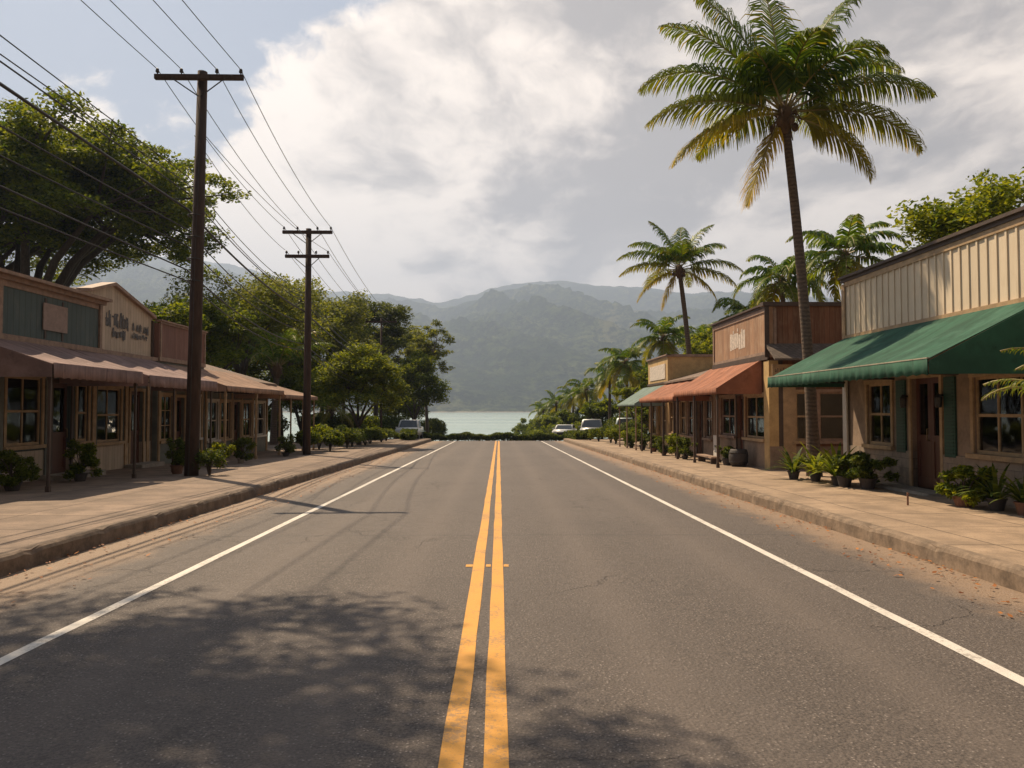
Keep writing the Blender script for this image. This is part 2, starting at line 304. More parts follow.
MATS.update(
    asphalt=m_asphalt(), white=m_line('white road paint', (.62, .57, .50)), yellow=m_line('yellow road paint', (.62, .29, .035)),
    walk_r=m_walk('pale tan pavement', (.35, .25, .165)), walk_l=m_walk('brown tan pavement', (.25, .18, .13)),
    curb=m_paint('kerb stone', (.16, .115, .08), .9, .5, 4, .5), curb_r=m_paint('pale kerb stone', (.21, .15, .10), .9, .5, 4, .5),  # left kerb colour darkened to stand for its face turned from the sun
    ground=m_ground('grass and soil', (.07, .075, .028), (.14, .10, .055)), water=m_water(), mountain=m_mountain(),
    cream=m_planks('cream boards', (.66, .54, .385), .38, .10, (.40, .28, .17), .25, .0),
    cream_old=m_planks('weathered cream boards', (.50, .40, .29), .17, .2, (.25, .18, .13), .5, .04),
    trim=m_paint('ochre trim', (.40, .265, .14), .6, .3, 5), trim_dark=m_paint('dark brown trim', (.075, .048, .034), .6, .3, 5),
    trim_tan=m_paint('faded tan trim', (.30, .20, .14), .7, .35, 5),
    teal=m_planks('faded teal boards', (.070, .100, .095), .22, .22, (.17, .16, .13), .35, .05),
    brown=m_planks('reddish cedar boards', (.17, .072, .032), .16, .5, (.30, .18, .10), .5, .05),
    brown_pale=m_planks('sun bleached cedar boards', (.34, .19, .105), .18, .4, (.50, .37, .25), .6, .04),
    mauve=m_planks('dusty red boards', (.20, .095, .068), .15, .3, (.30, .18, .13), .4, .05),
    plaster=m_paint('tan plaster', (.27, .19, .13), .85, .3, 2.5), plaster_grey=m_paint('grey green plaster', (.16, .165, .14), .85, .3, 2.5),
    yellowwall=m_paint('yellow ochre wall', (.50, .33, .14), .8, .25, 2.5),
    stone=m_stone('brown grey stone blocks', (.24, .185, .135)), concrete=m_paint('concrete', (.30, .26, .21), .9, .3, 5, .4),
    green=m_fabric('green awning canvas', (.026, .112, .066), .35), orange=m_fabric('salmon awning canvas', (.40, .160, .085), .35),
    dusty=m_fabric('dusty mauve awning canvas', (.33, .22, .195), .35), tan=m_fabric('tan brown awning canvas', (.40, .25, .17), .35),
    greygreen=m_fabric('grey green awning canvas', (.20, .27, .235), .25),
    green_trim=m_fabric('faded awning piping', (.40, .36, .27), .2, .05),
    shutter=m_planks('dark green shutter', (.02, .07, .045), .07, .2, (.04, .09, .06), .2, .1, .5, True),
    door=m_planks('dark red brown door wood', (.10, .035, .02), .3, .35, (.14, .06, .03), .2, .02, .4),
    glass=m_glass('window glass'), metal=m_paint('dark metal', (.06, .055, .05), .45, .3, 10, .1, .7), brass=m_paint('handle metal', (.25, .19, .10), .35, .2, 10, .1, 1),
    roof=m_roof('brown shingles', (.21, .145, .105)), roof_grey=m_roof('grey brown shingles', (.15, .115, .09)),
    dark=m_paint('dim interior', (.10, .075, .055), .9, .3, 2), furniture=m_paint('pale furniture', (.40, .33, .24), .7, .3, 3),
    curtain=m_paint('old cream curtain', (.50, .44, .34), .9, .2, 8), curtain_red=m_paint('dull red curtain', (.22, .10, .075), .9, .2, 8),
    post_green=m_paint('dark green post paint', (.03, .04, .034), .6, .3, 6),
    pole=m_bark('dark creosoted timber', (.062, .036, .024)), bark=m_bark('dark bark', (.085, .062, .045)), bark_pale=m_bark('grey bark', (.17, .13, .10)),
    palm_bark=m_bark('ringed palm bark', (.13, .09, .062), .11),
    leaf=m_leaf('tree leaves', (.038, .072, .010), (.165, .200, .018), trans=.5), leaf_bright=m_leaf('bright tree leaves', (.055, .095, .012), (.22, .25, .025), trans=.46),
    leaf_grey=m_leaf('grey green leaves', (.065, .095, .018), (.20, .225, .04), trans=.42), leaf_shrub=m_leaf('shrub leaves', (.028, .055, .010), (.13, .16, .025)),
    leaf_pine=m_leaf('dark needle foliage', (.030, .052, .012), (.10, .125, .025)),
    palm=m_leaf('palm leaflets', (.032, .082, .012), (.13, .20, .025), (.52, .36, .03), .36, .45),
    stalk=m_paint('palm stalk', (.26, .20, .06), .5, .3, 5), husk=m_paint('brown husk', (.12, .07, .035), .9, .4, 9),
    clay=m_paint('clay pot', (.20, .095, .055), .8, .3, 8), pot_dark=m_paint('dark pot', (.055, .045, .04), .7, .3, 8), pot_stone=m_paint('pale stone pot', (.36, .31, .25), .85, .3, 6),
    wire=m_paint('wire insulation', (.02, .019, .018), .5, .1, 5), ceramic=m_paint('dark insulator', (.035, .025, .02), .25, .1, 5),
    litter=m_leaf('fallen leaves', (.16, .055, .02), (.42, .17, .05), trans=.1),
    faded=m_paint('faded pinkish board', (.31, .225, .185), .8, .2, 8), paint_dark=m_paint('faded blue black lettering paint', (.12, .115, .11), .85, .7, 9),
    paint_pale=m_paint('flaking white paint', (.62, .53, .44), .8, .35, 9), white_board=m_paint('white painted board', (.60, .55, .48), .6, .15, 5),
    car_white=m_paint('white car paint', (.62, .62, .60), .25, .05, 2, 0), car_silver=m_paint('silver car paint', (.33, .33, .32), .3, .05, 2, 0, .4), car_blue=m_paint('pale blue grey car paint', (.30, .36, .38), .3, .05, 2, 0, .2),
    tyre=m_paint('tyre rubber', (.02, .02, .02), .85, .1, 9), rim=m_paint('wheel rim', (.35, .35, .35), .35, .1, 9, 0, .8), lens=m_paint('headlight lens', (.7, .7, .66), .15, .05, 9, 0), red_lens=m_paint('red lamp lens', (.45, .02, .015), .2, .05, 9, 0),
    plate=m_paint('plain number plate', (.6, .6, .55), .5, .05, 9, 0),
    car_glass=m_paint('tinted car glass', (.03, .035, .04), .06, .1, 3, 0),
)

# ------------------------------------------------------------------ mesh helpers
def tag(o, label=None, cat=None, group=None, kind=None):
    if label: o['label'] = label
    if cat: o['category'] = cat
    if group: o['group'] = group
    if kind: o['kind'] = kind
    return o
def root(name, loc, label, cat, group=None):
    o = bpy.data.objects.new(name, None); o.empty_display_size = .3; C.objects.link(o); o.location = loc
    return tag(o, label, cat, group)
def origin(o):
    v = Vector((0, 0, 0))
    while o: v += o.location; o = o.parent
    return v

class MB:
    def __init__(s): s.v = []; s.f = []
    def add(s, vs, fs):
        k = len(s.v); s.v += [tuple(q) for q in vs]; s.f += [tuple(i + k for i in f) for f in fs]; return s
    def box(s, x0, x1, y0, y1, z0, z1, F=None):
        vs = [(x, y, z) for x in (x0, x1) for y in (y0, y1) for z in (z0, z1)]
        if F: vs = [F(*q) for q in vs]
        return s.add(vs, [(0, 1, 3, 2), (4, 6, 7, 5), (0, 4, 5, 1), (2, 3, 7, 6), (0, 2, 6, 4), (1, 5, 7, 3)])
    def prism(s, a, b):           # two matching polygons
        n = len(a); return s.add(list(a) + list(b), [tuple(range(n)), tuple(range(2 * n - 1, n - 1, -1))] + [(i, n + i, n + (i + 1) % n, (i + 1) % n) for i in range(n)])
    def tube(s, pts, r, n=8, cap=True):
        pts = [Vector(p) for p in pts]; rr = r if isinstance(r, (list, tuple)) else [r] * len(pts)
        k = len(s.v); up = None
        for i, p in enumerate(pts):
            d = (pts[min(i + 1, len(pts) - 1)] - pts[max(i - 1, 0)]).normalized()
            if up is None: up = d.orthogonal().normalized()
            up = (up - d * up.dot(d));
            up = up.normalized() if up.length > 1e-6 else d.orthogonal().normalized()
            w = d.cross(up)
            for j in range(n):
                a = 2 * math.pi * j / n; q = p + (up * math.cos(a) + w * math.sin(a)) * rr[i]; s.v.append(tuple(q))
        for i in range(len(pts) - 1):
            for j in range(n):
                a, b = k + i * n + j, k + i * n + (j + 1) % n; s.f.append((a, b, b + n, a + n))
        if cap:
            s.f.append(tuple(range(k + n - 1, k - 1, -1))); e = k + (len(pts) - 1) * n; s.f.append(tuple(range(e, e + n)))
        return s
    def lathe(s, prof, c=(0, 0, 0), n=16):
        k = len(s.v)
        for r, z in prof:
            for j in range(n):
                a = 2 * math.pi * j / n; s.v.append((c[0] + r * math.cos(a), c[1] + r * math.sin(a), c[2] + z))
        for i in range(len(prof) - 1):
            for j in range(n):
                a, b = k + i * n + j, k + i * n + (j + 1) % n; s.f.append((a, b, b + n, a + n))
        s.f.append(tuple(range(k + n - 1, k - 1, -1))); e = k + (len(prof) - 1) * n; s.f.append(tuple(range(e, e + n)))
        return s
    def build(s, name, m, parent=None, smooth=False, bevel=0, local=False, norm=True):
        me = bpy.data.meshes.new(name); off = Vector((0, 0, 0)) if (parent is None or local) else origin(parent)
        me.from_pydata([(x - off.x, y - off.y, z - off.z) for x, y, z in s.v], [], s.f)
        if norm:
            bm = bmesh.new(); bm.from_mesh(me); bmesh.ops.recalc_face_normals(bm, faces=bm.faces)
            if bevel: bmesh.ops.bevel(bm, geom=bm.edges[:], offset=bevel, segments=2, affect='EDGES', clamp_overlap=True)
            bm.to_mesh(me); bm.free()
        if smooth: me.polygons.foreach_set('use_smooth', [True] * len(me.polygons))
        me.materials.append(MATS[m] if isinstance(m, str) else m)
        o = bpy.data.objects.new(name, me); C.objects.link(o); o.parent = parent
        return o

def np_quads(name, V, m, parent=None, loc=None, dry=None, n=4):
    """V: (k, n, 3) array of separate n-gons"""
    V = np.asarray(V, dtype=np.float32); k = V.shape[0]
    me = bpy.data.meshes.new(name); me.vertices.add(k * n); me.vertices.foreach_set('co', V.reshape(-1))
    me.loops.add(k * n); me.loops.foreach_set('vertex_index', np.arange(k * n, dtype=np.int32))
    me.polygons.add(k); me.polygons.foreach_set('loop_start', np.arange(0, k * n, n, dtype=np.int32))
    me.update(calc_edges=True)
    if dry is not None:
        a = me.attributes.new('dry', 'FLOAT', 'POINT'); a.data.foreach_set('value', np.repeat(np.asarray(dry, dtype=np.float32), n))
    me.materials.append(MATS[m] if isinstance(m, str) else m)
    o = bpy.data.objects.new(name, me); C.objects.link(o); o.parent = parent
    if loc: o.location = loc
    return o

def leaf_quads(rng, P, size, aspect=.5, up=.6, var=.4):
    """rhombic leaves centred on the points P (k,3)"""
    k = len(P)
    nrm = rng.normal(size=(k, 3)); nrm /= np.linalg.norm(nrm, axis=1)[:, None]; nrm[:, 2] = np.abs(nrm[:, 2]) + up
    nrm /= np.linalg.norm(nrm, axis=1)[:, None]
    t = np.cross(nrm, rng.normal(size=(k, 3))); t /= np.linalg.norm(t, axis=1)[:, None]; b = np.cross(nrm, t)
    s = (size * (1 + var * (rng.random(k) * 2 - 1)))[:, None]
    a = t * s * .5; w = b * s * .5 * aspect
    return np.stack([P - a, P + w - a * .1, P + a, P - w - a * .1], axis=1)

def in_ball(rng, k, c, r):
    d = rng.normal(size=(k, 3)); d /= np.linalg.norm(d, axis=1)[:, None]
    return np.asarray(c) + d * (rng.random(k) ** .45)[:, None] * np.asarray(r)

# ------------------------------------------------------------------ setting: terrain, road, pavements
SL = 0.0133; YE = 61.0
def G(y): return -SL * y if y <= YE else -SL * YE - (y - YE) * .035
def S(y): return G(y) + .2
WATER = -4.3

def sheet(name, xs, ys, zf, m, kind='structure', label=None):
    v = [(x, y, zf(x, y)) for y in ys for x in xs]; nx = len(xs)
    f = [(j * nx + i, j * nx + i + 1, (j + 1) * nx + i + 1, (j + 1) * nx + i) for j in range(len(ys) - 1) for i in range(nx - 1)]
    mb = MB(); mb.v = v; mb.f = f; o = mb.build(name, m, smooth=True, norm=False); tag(o, label, None, None, kind); return o

def ground_z(x, y):
    z = G(y) - .06
    shore = 118 + (35 if x > 3 else 0) + 14 * math.sin(x * .03) + 5 * math.sin(x * .11)
    if y > 66: z -= max(0, (y - 66)) * .018
    if y > shore: z -= (y - shore) * .12
    return max(z, -9) + (0 if abs(x) < 30 else .25 * math.sin(x * .1) * math.sin(y * .07))
xs = [-900, -500, -300, -200, -140, -100] + [x * 4.0 for x in range(-20, 21)] + [100, 140, 200, 300, 500, 900]
ys = [-120, -60, -30] + [y * 3.0 for y in range(-8, 75)]
sheet('ground', xs, ys, ground_z, 'ground', label='grass and bare soil behind the shops and down to the bay')
sheet('water', [-9000, -2000, -600, -200, 0, 200, 600, 2000, 9000], [90, 200, 500, 1000, 1800, 2600], lambda x, y: WATER, 'water', label='pale turquoise bay water at the end of the road')
ysr = [-40 + 1.5 * i for i in range(68)] + [YE, 63, 66]
ysr = sorted(set(y for y in ysr if y <= 66))
sheet('road', [-5.45, -3.5, -1.8, 0, 1.8, 3.5, 5.2], ysr, lambda x, y: G(y) - .0008 * x * x * .8, 'asphalt', label='grey asphalt two lane road')
def rz(x, y): return G(y) - .0008 * x * x * .8 + .004

def strip(name, xc, w, y0, y1, m, label):
    n = 90; mb = MB(); rr = random.Random(int(xc * 100))
    for i in range(n + 1):
        y = y0 + (y1 - y0) * i / n; e = rr.uniform(-.006, .006); e2 = rr.uniform(-.006, .006)
        mb.v += [(xc - w / 2 + e, y, rz(xc, y)), (xc + w / 2 + e2, y, rz(xc, y))]
    mb.f = [(2 * i, 2 * i + 1, 2 * i + 3, 2 * i + 2) for i in range(n)]
    o = mb.build(name, m, norm=False); tag(o, label, kind='structure')
strip('edge_line', -3.52, .11, -20, 60.5, 'white', 'white painted edge line by the left kerb')
strip('edge_line', 3.42, .11, -20, 60.5, 'white', 'white painted edge line by the right kerb')
strip('centre_line', -.235, .125, -20, 60.8, 'yellow', 'left stripe of the double yellow centre line')
strip('centre_line', -.015, .125, -20, 60.8, 'yellow', 'right stripe of the double yellow centre line')
mb = MB()
for x0, x1 in ((-.385, -.305), (-.15, -.095), (.055, .115)):
    y = 8.75; mb.add([(x0, y, rz(0, y) + .001), (x1, y, rz(0, y) + .001), (x1, y + .14, rz(0, y + .14) + .001), (x0, y + .14, rz(0, y + .14) + .001)], [(0, 1, 2, 3)])
tag(mb.build('road_mark', 'yellow', norm=False), 'short yellow cross marks beside the centre lines', kind='structure')

def curb(x_in, side, m, label):
    """x_in road-side face; grows outwards; worn edges"""
    rr = random.Random(5 + side); w = .17; mb = MB(); y = -20.0; n = 0; ring = []
    while y < YE:
        z0 = G(y) - .08; z1 = S(y); j = lambda a: rr.uniform(-a, a)
        gap = (n % 9 == 8)
        dz = -.03 if gap else j(.005); dx = .028 if gap else j(.009)
        prof = [(0, z0), (.008 + dx, z1 - .05 + dz), (.03 + dx, z1 - .013 + dz), (.06, z1 + .008 + dz), (w, z1 + .008)]
        ring.append([(side * (x_in + a), y, b) for a, b in prof]); n += 1
        y += .18 if y < 25 else .5
    for i, r in enumerate(ring): mb.v += r
    k = 5
    for i in range(len(ring) - 1):
        for q in range(k - 1): a = i * k + q; mb.f.append((a, a + 1, a + k + 1, a + k))
    tag(mb.build('curb', m, norm=False), label, kind='structure')
curb(5.45, -1, 'curb', 'worn kerb along the left pavement, coloured as in shade')
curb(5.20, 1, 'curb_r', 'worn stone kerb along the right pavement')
ysw = [-20 + 1.0 * i for i in range(82)]
ysw = [y for y in ysw if y <= YE] 
rw = random.Random(3); cells = {}
def wz(x, y):
    return S(y) + .006 * mnoise.noise(Vector((x * .8, y * .8, 0)))
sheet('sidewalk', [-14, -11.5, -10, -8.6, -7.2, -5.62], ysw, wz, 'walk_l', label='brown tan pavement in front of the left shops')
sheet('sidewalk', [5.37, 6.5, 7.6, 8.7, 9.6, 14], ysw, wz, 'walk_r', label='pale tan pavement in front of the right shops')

# mountains: height field over the far side of the bay
def skyline(px):
    pts = [(-400, 300), (-150, 262), (0, 244), (100, 246), (170, 256), (230, 262), (262, 270), (300, 286), (340, 290), (385, 292), (420, 297), (440, 301), (470, 293), (500, 284), (530, 279), (565, 278), (600, 283), (640, 284), (690, 290), (740, 288), (800, 292), (880, 300), (1000, 285), (1150, 300), (1500, 320)]
    for (a, ya), (b, yb) in zip(pts, pts[1:]):
        if a <= px <= b: t = (px - a) / (b - a); t = t * t * (3 - 2 * t) * .5 + t * .5; return ya + (yb - ya) * t
    return 300
def ridged(x, y, o=5):
    a = 0; f = 1; amp = .5
    for i in range(o):
        n = 1 - abs(mnoise.noise(Vector((x * f, y * f, 7.3 * i)))) * 2; a += n * amp; f *= 2.05; amp *= .5
    return a
def mountain_z(x, y):
    px = 499 + 750 * x / max(y, 800)
    t = (y - 1850) / (5000 - 1850)
    if t < 0: return -12
    hs = (410 - skyline(px)) / 750 * 5000 - 12
    tt = min(1, t); prof = .08 * min(1, tt * 14) + .92 * (tt ** 1.75)
    wx = x + 520 * mnoise.noise(Vector((x / 1500, y / 1500, 3)))
    u = (wx + .95 * (y - 5000)) / 620; spur = ridged(u, y / 2600, 5)
    amp = math.sin(math.pi * min(1, max(0, tt) ** .8)) if tt < 1 else 0
    z = hs * (prof + .60 * amp * (spur - .30)) + 12 * mnoise.noise(Vector((x / 70, y / 70, 1))) * min(1, tt * 6)
    # nearer spur falling towards lower left
    cx = 1250 + (y - 3100) * .55; top = 300 * math.exp(-((y - 3150) / 620) ** 2); dx = x - cx
    sp = top * (1 / (1 + math.exp(-(dx + 330) / 190))) * (.85 + .32 * (ridged(x / 420 + y / 700, y / 900, 4) - .4))
    # low foothills on the shore
    fh = 75 * math.exp(-((y - 2250) / 260) ** 2) * (.75 + .5 * mnoise.noise(Vector((x / 420, 2.0, 0)))) + 9 * mnoise.noise(Vector((x / 45, y / 45, 5)))
    z = max(z, sp - 6, fh * min(1, max(0, (y - 1900) / 120)) - 6) + 5 * mnoise.noise(Vector((x / 28, y / 28, 9)))
    if t < .03: z = min(z, -9 + t / .03 * 30)
    if t > 1: z = hs * (1 - (t - 1) * 1.1) + 14 * mnoise.noise(Vector((x / 90, y / 90, 1)))
    return max(z, -12)
mx = [-6400 + 32 * i for i in range(400)]
mxx = sorted(set([-6400, -5600, -4900] + [-4300 + 26 * i for i in range(330)] + [4900, 5600, 6400]))
my = [1850 + 26 * i for i in range(126)] + [5200, 5400, 5700, 6000]
sheet('hills', mxx, my, mountain_z, 'mountain', label='green hazy mountain range across the bay')

# haze
mb = MB(); mb.box(-6900, 6900, -700, 6700, -14, 1200)
hz = bpy.data.materials.new('thin sea haze'); hz.use_nodes = True; nt = hz.node_tree; nt.nodes.clear()
pv = nt.nodes.new('ShaderNodeVolumePrincipled'); pv.inputs['Color'].default_value = (.56, .71, 1, 1); pv.inputs['Density'].default_value = 2.5e-4
pv.inputs['Anisotropy'].default_value = .3
ou = nt.nodes.new('ShaderNodeOutputMaterial'); nt.links.new(pv.outputs[0], ou.inputs['Volume'])
MATS['haze'] = hz; tag(mb.build('haze', 'haze'), 'thin bluish sea haze', kind='stuff')

# ------------------------------------------------------------------ building helpers
def FX(side, xw):            # wall plane facing the street: u = y, d = outwards
    return lambda u, d, z: (side * (xw - d), u, z)
def FY(yw):                  # wall plane facing the camera
    return lambda u, d, z: (u, yw - d, z)

def wall(mb, F, u0, u1, z0, z1, ops, th=.16, d=0):
    cur = u0
    for ua, ub, za, zb in sorted(ops):
        if ua > cur: mb.box(cur, ua, d - th, d, z0, z1, F)
        if za > z0: mb.box(ua, ub, d - th, d, z0, min(za, z1), F)
        if zb < z1: mb.box(ua, ub, d - th, d, max(zb, z0), z1, F)
        cur = ub
    if cur < u1: mb.box(cur, u1, d - th, d, z0, z1, F)

def window(rt, F, ua, ub, za, zb, nx=2, ny=2, m='trim', cas=.09, d=0, sill=True):
    mb = MB(); s = .05
    mb.box(ua - cas, ua, d, d + .035, za, zb, F).box(ub, ub + cas, d, d + .035, za, zb, F)
    mb.box(ua - cas - .02, ub + cas + .02, d, d + .045, zb, zb + cas * 1.1, F)
    # sash
    mb.box(ua, ua + s, d - .09, d - .03, za, zb, F).box(ub - s, ub, d - .09, d - .03, za, zb, F)
    mb.box(ua + s, ub - s, d - .09, d - .03, za, za + s * 1.3, F).box(ua + s, ub - s, d - .09, d - .03, zb - s, zb, F)
    for i in range(1, nx):
        u = ua + (ub - ua) * i / nx; mb.box(u - .018, u + .018, d - .085, d - .035, za + s * 1.3, zb - s, F)
    for j in range(1, ny):
        z = za + (zb - za) * j / ny; w = .028 if j * 2 == ny else .014
        mb.box(ua + s, ub - s, d - .083, d - .037, z - w, z + w, F)
    o = mb.build('window', m, rt)
    g = MB().box(ua + .01, ub - .01, d - .064, d - .058, za + .01, zb - .01, F); g.build('pane', 'glass', o)
    cr = random.Random(int(ua * 37 + za * 11))
    if cr.random() < .6:
        wd = (ub - ua) * cr.uniform(.16, .3); nf = 10; mc = cr.choice(['curtain', 'curtain_red'])
        for s0 in (ua + .02, ub - .02 - wd):
            cu = MB(); A = [F(s0 + wd * i / nf, d - .13 - .018 * (i % 2), za + .02) for i in range(nf + 1)]; B = [F(s0 + wd * i / nf, d - .13 - .018 * (i % 2), zb - .02) for i in range(nf + 1)]
            cu.add(A + B, [(i, i + 1, nf + 2 + i, nf + 1 + i) for i in range(nf)])
            cu.build('curtain', mc, o, norm=False)
    if sill: MB().box(ua - cas - .05, ub + cas + .05, d + .001, d + .11, za - .09, za - .002, F).build('sill', m, o)
    return o

def door(rt, F, ua, ub, z0, zb, m='door', mf='trim', d=0, double=False):
    fr = MB(); c = .09
    fr.box(ua - c, ua, d, d + .04, z0, zb, F).box(ub, ub + c, d, d + .04, z0, zb, F).box(ua - c - .02, ub + c + .02, d, d + .05, zb, zb + .1, F)
    fr.build('door_frame', mf, rt)
    mb = MB(); dd = d - .1; leaves = [(ua, (ua + ub) / 2 - .004), ((ua + ub) / 2 + .004, ub)] if double else [(ua, ub)]
    gl = MB(); hd = MB()
    for a, b in leaves:
        s = .1; zm = z0 + (zb - z0) * .42
        mb.box(a, a + s, dd - .05, dd, z0, zb, F).box(b - s, b, dd - .05, dd, z0, zb, F)
        mb.box(a + s, b - s, dd - .05, dd, z0, z0 + .22, F).box(a + s, b - s, dd - .05, dd, zb - .12, zb, F).box(a + s, b - s, dd - .05, dd, zm, zm + .14, F)
        mb.box(a + s, b - s, dd - .035, dd - .015, z0 + .22, zm, F)
        gl.box(a + s - .01, b - s + .01, dd - .028, dd - .022, zm + .14, zb - .12, F)
    o = mb.build('door', m, rt); gl.build('pane', 'glass', o)
    uh = (ua + ub) / 2 + .06 if double else ub - .06
    hd.tube([F(uh, dd + .0, z0 + 1.0), F(uh, dd + .055, z0 + 1.02), F(uh, dd + .055, z0 + 1.25), F(uh, dd + .0, z0 + 1.27)], .012, 6); hd.build('handle', 'brass', o)
    return o

def awning(rt, F, u0, u1, zt, zf, D, m, val=.25, name_post=True, ends=True, trim='green_trim', seed=1, d0=.0, skew=0):
    rr = random.Random(seed); n = max(8, int((u1 - u0) / .25)); k = 6; mb = MB(); th = .018
    sagm = .085
    def P(u, t, o=0):
        ribs = abs(math.sin((u - u0) / (u1 - u0) * math.pi * max(2, round((u1 - u0) / 1.5))))
        sag = -sagm * math.sin(math.pi * t) * ribs - .012 * math.sin(u * 9 + t * 4) * t
        return F(u, d0 + .01 + t * D, zt + (zf - zt) * t + sag + o)
    for lay in (0, 1):
        base = len(mb.v)
        for i in range(n + 1):
            u = u0 + (u1 - u0) * i / n
            for j in range(k + 1): mb.v.append(P(u, j / k, -th * lay))
        for i in range(n):
            for j in range(k):
                a = base + i * (k + 1) + j; mb.f.append((a, a + 1, a + k + 2, a + k + 1))
    L = (n + 1) * (k + 1)
    for i in range(n):
        for j in (0, k): a = i * (k + 1) + j; mb.f.append((a, a + k + 1, a + k + 1 + L, a + L))
    for i in (0, n):
        for j in range(k): a = i * (k + 1) + j; mb.f.append((a, a + 1, a + 1 + L, a + L))
    a = mb.build('awning', m, rt, smooth=False)
    if ends:
        for u, s in ((u0, -1), (u1, 1)):
            mb = MB(); tri = [(d0 + .012, zt - .02), (d0 + D, zf - .02), (d0 + D, zf - val * .9), (d0 + .012, zf - val * .9 + (.0))]
            A = [F(u + s * .004, q, z) for q, z in tri]; B = [F(u + s * .018, q, z) for q, z in tri]; mb.prism(A, B); mb.build('end_panel', m, a)
    # valance: gathered and scalloped
    mb = MB(); nv = int((u1 - u0) / .05); base = 0
    for lay in (0, 1):
        for i in range(nv + 1):
            u = u0 + (u1 - u0) * i / nv; rip = .016 * math.sin(u * 22) + .01 * math.sin(u * 9.3 + 1)
            sc_ = .028 * abs(math.sin(u * math.pi / .3)) + rr.uniform(0, .006)
            dd = d0 + D + .012 + .012 * lay
            mb.v += [F(u, dd, zf + .012), F(u, dd + rip * .5, zf - val * .5), F(u, dd + rip, zf - val + sc_ - .0)]
        for i in range(nv):
            for j in (0, 1): q = base + i * 3 + j; mb.f.append((q, q + 1, q + 4, q + 3))
        base = len(mb.v)
    L = (nv + 1) * 3
    for i in range(nv): mb.f += [(i * 3, i * 3 + 3, i * 3 + 3 + L, i * 3 + L), (i * 3 + 2, i * 3 + 5, i * 3 + 5 + L, i * 3 + 2 + L)]
    mb.build('valance', m, a, smooth=True)
    if trim: MB().box(u0, u1, d0 + D - .02, d0 + D + .03, zf + .014, zf + .034, F).build('piping', trim, a)
    fr = MB(); nr = max(3, int((u1 - u0) / 2.2) + 1)
    fr.tube([F(u0 + .05, d0 + D - .04, zf - .05), F(u1 - .05, d0 + D - .04, zf - .05)], .02, 6)
    for i in range(nr):
        u = u0 + .06 + (u1 - u0 - .12) * i / (nr - 1)
        fr.tube([F(u, d0 + .02, zt - .1), F(u, d0 + D - .04, zf - .07)], .018, 6); fr.tube([F(u, d0 + .02, zf - .12), F(u, d0 + D - .04, zf - .09)], .018, 6)
    fr.build('awning_frame', 'metal', a)
    return a

def posts(rt, F, us, d, zb, ztop, w=.1, m='trim_dark'):
    for u in us:
        mb = MB(); z0 = S(F(u, 0, 0)[1]); zt_ = ztop(u) if callable(ztop) else ztop
        mb.box(u - w / 2, u + w / 2, d - w / 2, d + w / 2, z0 + .12, zt_, F); mb.box(u - w * .75, u + w * .75, d - w * .75, d + w * .75, z0 - .02, z0 + .12, F)
        mb.box(u - w * .7, u + w * .7, d - w * .7, d + w * .7, zt_ - .28, zt_ - .2, F)
        mb.build('awning_post', m, rt)

def shell(rt, side, xw, y0, y1, depth, ztop, m='plaster', roof='roof_grey'):
    """back, sides, floor and flat roof behind the front wall"""
    xa, xb = (xw + .16, xw + depth); zb = S((y0 + y1) / 2)
    def X(a, b): return (side * a, side * b) if side > 0 else (side * b, side * a)
    mb = MB(); q = X(xb - .15, xb); mb.box(q[0], q[1], y0, y1, zb - .4, ztop)
    q = X(xa, xb - .15); mb.box(q[0], q[1], y0, y0 + .15, zb - .4, ztop); mb.box(q[0], q[1], y1 - .15, y1, zb - .4, ztop)
    mb.build('side_wall', m, rt)
    mb = MB(); q = X(xa, xb - .15); mb.box(q[0], q[1], y0 + .15, y1 - .15, ztop - .35, ztop - .2); mb.build('roof', roof, rt)
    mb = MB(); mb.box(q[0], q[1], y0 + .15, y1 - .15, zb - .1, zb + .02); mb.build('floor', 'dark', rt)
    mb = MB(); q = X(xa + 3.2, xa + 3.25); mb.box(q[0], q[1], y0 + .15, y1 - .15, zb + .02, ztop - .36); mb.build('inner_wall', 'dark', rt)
    # simple furniture seen through the panes
    rr = random.Random(int(y0 * 10)); y = y0 + .6
    while y < y1 - 1.2:
        q = X(xa + .7, xa + 1.4); h = rr.choice((.75, .75, 1.1)); L = rr.uniform(.7, 1.1)
        mb = MB(); mb.box(q[0], q[1], y, y + L, zb + h - .05, zb + h)
        for sx in (q[0] + .05, q[1] - .1):
            for sy in (y + .05, y + L - .1): mb.box(sx, sx + .05, sy, sy + .05, zb + .02, zb + h - .05)
        for t in range(rr.randint(1, 3)):
            cx = rr.uniform(q[0] + .1, q[1] - .1); cy = y + rr.uniform(.1, L - .1); mb.lathe([(.05, 0), (.07, .1), (.03, .2), (.035, .24)], (cx, cy, zb + h), 8)
        mb.build('table', 'furniture', rt)
        y += L + rr.uniform(.5, 1.2)

def cornice(rt, F, u0, u1, z0, z1, d0, d1, m, name='cornice'):
    mb = MB(); h = z1 - z0
    mb.box(u0, u1, d0 + .002, d0 + (d1 - d0) * .45, z0, z0 + h * .55, F); mb.box(u0 - .04, u1 + .04, d0 - .14, d1, z0 + h * .55 + .002, z1, F)
    return mb.build(name, m, rt)

